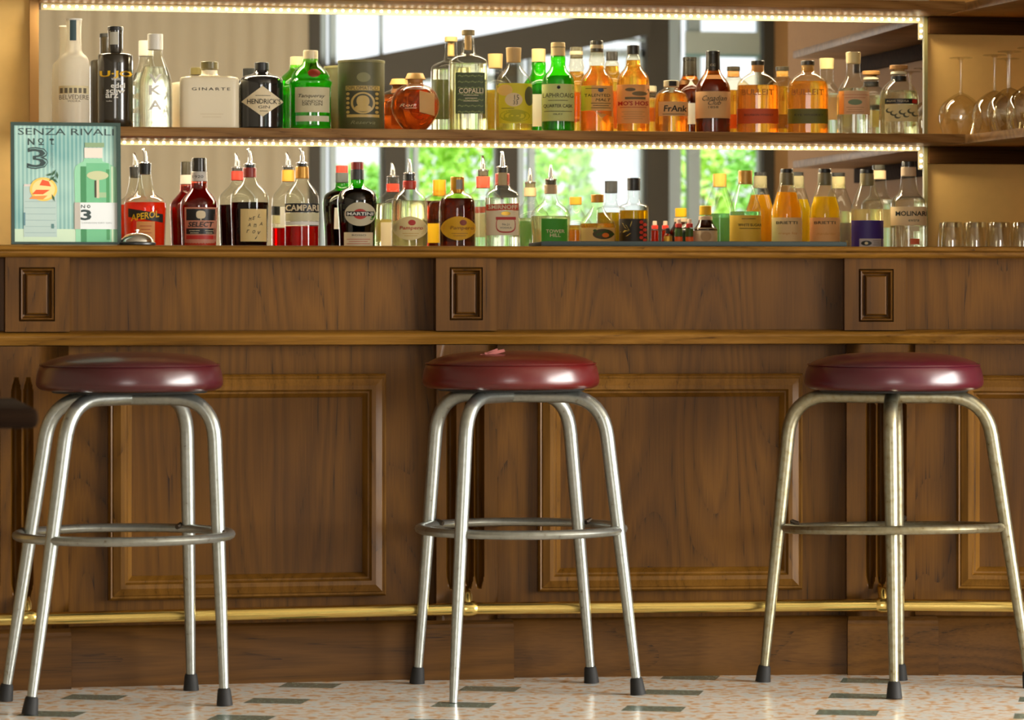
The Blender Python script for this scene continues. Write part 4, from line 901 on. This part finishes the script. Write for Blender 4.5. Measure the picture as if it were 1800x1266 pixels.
for cx, hw, c, lab in tops:
    b = Bottle('spirit_bottle', lab, cx, -.17, TOP, [(hw, 6), (hw, -80), (hw-4, -95), (14, -112), (12, -120), (12, -140)], 8, mat=pm(c, .12, coat=.6), grp=TG, body='body')
    b.collar('cap', 12.5, 12.5, -135, -155, BLACK)
b = Bottle('spirit_box', 'pale glowing carton at the right end of the top shelf', 1585, -.17, TOP, [(48, 8), (48, -60), (48, -149), (47, -150)], 8, mat=pm((246, 236, 200), .5), grp=TG, cat='box', soft=0, p=14, dr=.7, body='carton'); b.rect(1560, 1610, -40, -90, GOLDP)

# ------------------------------------------------------------------ glasses
GL = glass((252, 250, 240), .34, .03)
def wineglass(x, y, z, label, rb=.072, h=.25):
    r = root('wine_glass', (x, y, z), 0, label, 'glass', 'upturned wine glasses on the side shelf')
    rim = rb*.76
    pr = chaikin([(rim, 0), (rb*.92, .03), (rb, .062), (rb*.9, .098), (rb*.4, .128), (.006, .138)], 2)
    M().lathe(pr, 28, cap0=False, cap1=False).build('bowl', GL, r, angle=180)
    M().lathe([(.0055, .136), (.0038, .15), (.0036, h-.03), (.006, h-.008), (.012, h-.004)], 14, cap0=False, cap1=False).build('stem', GL, r)
    M().lathe([(.004, h-.004), (.036, h-.0025), (.0375, h-.001), (.036, h), (.002, h)], 28).build('foot', GL, r)
    return r
GZ = Z1+TK
WG = [(3.605, -.12, 'upturned wine glass standing nearest the mirror edge'), (3.765, -.11, 'upturned wine glass in the back row by the wall'),
      (3.668, -.265, 'upturned wine glass in the second row, near the shelf edge'), (3.825, -.265, 'upturned wine glass in the second row, by the wall'),
      (3.660, -.43, 'upturned wine glass in the third row, close to the shelf edge'), (3.82, -.43, 'upturned wine glass in the third row, by the wall'), (3.665, -.60, 'upturned wine glass in front, close to the shelf edge')]
for x, y, l in WG: wineglass(x, y, GZ, l)
def tumbler(x, y, z, label):
    r = root('tumbler', (x, y, z), 0, label, 'glass', 'upturned tumblers on the back counter')
    h = .088
    M().lathe([(.036, 0), (.0355, .03), (.031, h-.004), (.029, h), (.001, h)], 24, cap0=False).build('wall', GL, r, angle=60)
    M().lathe([(.001, h-.018), (.026, h-.016), (.0295, h-.002), (.001, h-.002)], 20).build('thick_base', GL, r)
n = 0
ws = ['first', 'second', 'third', 'fourth']
for j, Y in enumerate((-.10, -.20)):
    for i in range(4):
        x = at_y(1668, HY, Y).x + i*.079 + j*.012
        if x > 3.87: continue
        tumbler(x, Y, COUNTZ, '%s upturned tumbler from the mirror edge in the %s row' % (ws[i], 'back' if j == 0 else 'front'))

# ------------------------------------------------------------------ on the bar: poster, bell, tray
def barpt(px, back=.0):
    sg = s0 if px < 817 else s1 if px < 1537 else s2
    return sg.P(sg.t(px, .05-back), .05-back, BT), sg
pc, sg = barpt(115, .05)
ang = math.atan2(sg.e.y, sg.e.x)
kx = depth(pc)/F
po = root('poster_frame', (pc.x, pc.y, BT), ang, 'dark green framed gin poster with a grapefruit drink and green bottle', 'sign')
tilt = Matrix.Rotation(-math.radians(4), 3, 'X')
def pp(px, py, o=0): return tilt @ Vector(((px-115)*kx*1.0, -o, (428.5-py)*kx)) + Vector((0, .0, .001))
def fl(pts, mat, o, name, parent): return M().add([pp(x, y, o) for x, y in pts], [tuple(range(len(pts)))]).build(name, mat, parent, fix=False, smooth=False)
def quad(x0, x1, y0, y1, mat, o, name, parent): return fl([(x0, y1), (x1, y1), (x1, y0), (x0, y0)], mat, o, name, parent)
def elp(xc, yc, rx_, ry, mat, o, name, parent, a0=0, a1=2*math.pi, n=28): return fl([(xc+rx_*math.cos(a0+(a1-a0)*i/n), yc-ry*math.sin(a0+(a1-a0)*i/n)) for i in range(n)], mat, o, name, parent)
def ptx(t, xc, yc, w, h, mat, o, parent, bold=0, shear=0, rot=False):
    vs, fs = textmesh(t, shear, bold); 
    M().add([pp(xc+(-y if rot else x)*w, yc-(x if rot else y)*h, o) for x, y in vs], fs).build('lettering', mat, parent, fix=False, smooth=False)
FG = pm((38, 62, 56), .35, name='frame_green')
m = M()
for x0, x1, y0, y1 in ((20, 26, 213, 428), (206, 212.5, 213, 428), (26, 206, 213, 218.5), (26, 206, 424, 428)):
    m.loops([[pp(x0, y1, o), pp(x1, y1, o), pp(x1, y0, o), pp(x0, y0, o)] for o in (-.004, .012)])
m.build('frame', FG, po, smooth=False)
m = M().loops([[pp(25, 425, o), pp(207, 425, o), pp(207, 217, o), pp(25, 217, o)] for o in (-.003, .004)])
def postermat():
    m, nt, b = nmat('striped_poster_print'); N = nt.nodes; L = nt.links
    tc = N.new('ShaderNodeTexCoord'); sp = N.new('ShaderNodeSeparateXYZ'); L.new(tc.outputs['Object'], sp.inputs[0])
    a = N.new('ShaderNodeMath'); a.operation = 'MULTIPLY'; a.inputs[1].default_value = 620; L.new(sp.outputs[0], a.inputs[0])
    si = N.new('ShaderNodeMath'); si.operation = 'SINE'; L.new(a.outputs[0], si.inputs[0])
    n = N.new('ShaderNodeTexNoise'); n.inputs['Scale'].default_value = 6; L.new(tc.outputs['Object'], n.inputs['Vector'])
    ma = N.new('ShaderNodeMath'); ma.operation = 'MULTIPLY_ADD'; ma.inputs[1].default_value = .11; L.new(si.outputs[0], ma.inputs[0]); L.new(n.outputs['Fac'], ma.inputs[2])
    r = N.new('ShaderNodeValToRGB'); e = r.color_ramp.elements; e[0].position = .2; e[0].color = lin((78, 140, 142)); e[1].position = .8; e[1].color = lin((186, 216, 204))
    L.new(ma.outputs[0], r.inputs[0]); L.new(r.outputs[0], b.inputs['Base Color']); b.inputs['Roughness'].default_value = .3
    return m
pr = m.build('print', postermat(), po, smooth=False)
TK2 = pm((42, 62, 62), .5)
ptx('SENZA RIVALI', 117, 229, 168, 12, TK2, .0046, pr)
ptx('N', 56, 247, 12, 12, TK2, .0046, pr, .02); ptx('O', 73, 245, 10, 9, TK2, .0046, pr, .02); quad(69, 78, 251, 253, TK2, .0046, 'printed_line', pr); quad(72.5, 74.5, 249, 253, TK2, .0046, 'printed_line', pr)
ptx('3', 67, 276, 37, 39, TK2, .0048, pr, .022); ptx('3', 67.5, 276, 33.5, 34.5, pm((120, 160, 156), .5), .0052, pr, -.036)
quad(91, 92.6, 242, 252, TK2, .0046, 'printed_key', pr); elp(92, 243, 4, 2, TK2, .0046, 'printed_key', pr); quad(91, 96, 250.5, 252, TK2, .0046, 'printed_key', pr)
ptx('LONDON DRY GIN', 92, 274, 5, 38, pm((110, 140, 138), .5), .0046, pr, rot=True)
quad(26, 205, 401, 424, pm((190, 212, 186), .5), .0042, 'printed_tabletop', pr)
g = quad(42, 100, 325, 415, pm((168, 190, 186), .4), .0048, 'printed_tumbler', pr)
for k in range(6): quad(44, 98, 352+k*11, 353.2+k*11, pm((146, 170, 170), .4), .0051, 'printed_ice', g)
quad(43, 99, 322, 326, pm((206, 196, 190), .4), .0050, 'printed_rim', g)
quad(42, 45, 372, 395, pm((90, 130, 140), .4), .0053, 'printed_shadow', g); quad(90, 95, 392, 400, pm((80, 120, 120), .4), .0053, 'printed_shadow', g)
s_ = elp(77, 331, 24, 21, pm((226, 190, 90), .5), .0054, 'grapefruit_slice', pr); elp(77, 331, 20, 17.5, pm((240, 206, 140), .5), .0056, 'slice_pith', s_)
fl([(70, 324), (75, 314), (86, 317), (90, 326)], pm((220, 84, 44), .5), .0059, 'slice_flesh', s_); fl([(57, 340), (64, 332), (88, 332), (76, 340)], pm((224, 86, 40), .5), .0059, 'slice_flesh', s_); fl([(52, 348), (58, 343), (84, 342), (76, 349)], pm((232, 140, 70), .5), .0059, 'slice_flesh', s_)
for a, x, y in ((.3, 88, 305), (1.0, 95, 302), (1.7, 101, 306), (2.4, 97, 315), (.7, 92, 312), (-1.2, 94, 346)):
    c, q = math.cos(a), math.sin(a); fl([(x-c*7, y+q*7), (x+q*2, y+c*2), (x+c*7, y-q*7), (x-q*2, y-c*2)], pm((52, 92, 62), .5), .0062, 'printed_herb', pr)
bt = fl([(133, 424), (131, 300), (133, 290), (141, 284), (147, 281), (148, 276), (180, 276), (181, 281), (190, 284), (204, 291), (206, 300), (206, 424)], pm((136, 196, 160), .4), .0047, 'printed_bottle', pr)
quad(142, 152, 290, 424, pm((60, 130, 84), .4), .0050, 'printed_shade', bt); quad(152, 192, 284, 424, pm((104, 176, 132), .4), .0049, 'printed_shade', bt); quad(187, 193, 295, 420, pm((70, 140, 90), .4), .0050, 'printed_shade', bt); quad(196, 199, 290, 424, pm((206, 226, 196), .4), .0050, 'printed_shine', bt)
quad(149, 181, 257, 275, pm((214, 206, 196), .4), .0052, 'printed_cap', bt); quad(150, 184, 248, 256, pm((130, 156, 120), .4), .0052, 'printed_cap', bt)
elp(172, 306, 19, 8, pm((184, 190, 150), .4), .0054, 'printed_key', bt); quad(170, 174.5, 314, 346, pm((200, 186, 160), .4), .0054, 'printed_key', bt); quad(166.5, 169.5, 315, 345, pm((60, 56, 44), .4), .0054, 'printed_key', bt); quad(174, 187, 336, 345, pm((150, 180, 140), .4), .0053, 'printed_key', bt)
lb = quad(131, 206, 354, 401, pm((214, 220, 222), .5), .0057, 'printed_label', bt); quad(131, 141, 354, 401, pm((176, 170, 160), .5), .0059, 'printed_shade', lb)
ptx('N', 146, 361, 7, 6, TK2, .0061, lb, .01); ptx('o', 156, 361, 6, 6, TK2, .0061, lb, .01); ptx('3', 151, 376, 19, 19, TK2, .0061, lb, .03); ptx('LONDON DRY GIN', 170, 390, 52, 2.6, pm((150, 156, 160), .5), .0061, lb)

pc, sg = barpt(241, .05); kb = depth(pc)/F
be = root('call_bell', (pc.x, pc.y, BT), 0, 'chrome call bell in front of the orange-red aperitif bottle', 'bell')
M().lathe([(31*kb, 0), (33*kb, .002), (33*kb, .006), (29*kb, .009)], 36).build('base', BLACK, be)
M().lathe(chaikin([(29*kb, .009), (27.5*kb, .016), (20*kb, .026), (8*kb, .031), (.001, .031)], 2), 40).build('dome', pm((225, 225, 222), .1, 1), be, angle=80)
M().lathe([(2.2*kb, .030), (2.2*kb, .036), (4*kb, .0365), (4*kb, .039), (1*kb, .040)], 14).build('button', CHROME, be)
tr = []
a, sg = barpt(951, .045); t0_, t1_ = s1.t(951, .005), s1.t(1489, .005)
cm_ = s1.P((t0_+t1_)/2, -.14, BT)
ty = root('bar_mat', (cm_.x, cm_.y, BT), 0, 'long slate-grey bar mat on the counter edge', 'mat')
M().box(t0_, t1_, -.30, .004, BT+.0005, BT+.0125, lambda v: s1.P(v.x, v.y, v.z)).build('mat', pm((44, 54, 52), .85, name='grey_rubber'), ty, org=ty.location, bevel=.003)
M().box(t0_+.012, t1_-.012, -.29, -.008, BT+.0115, BT+.0135, lambda v: s1.P(v.x, v.y, v.z)).build('ribbed_top', pm((40, 48, 46), .9), ty, smooth=False, org=ty.location)
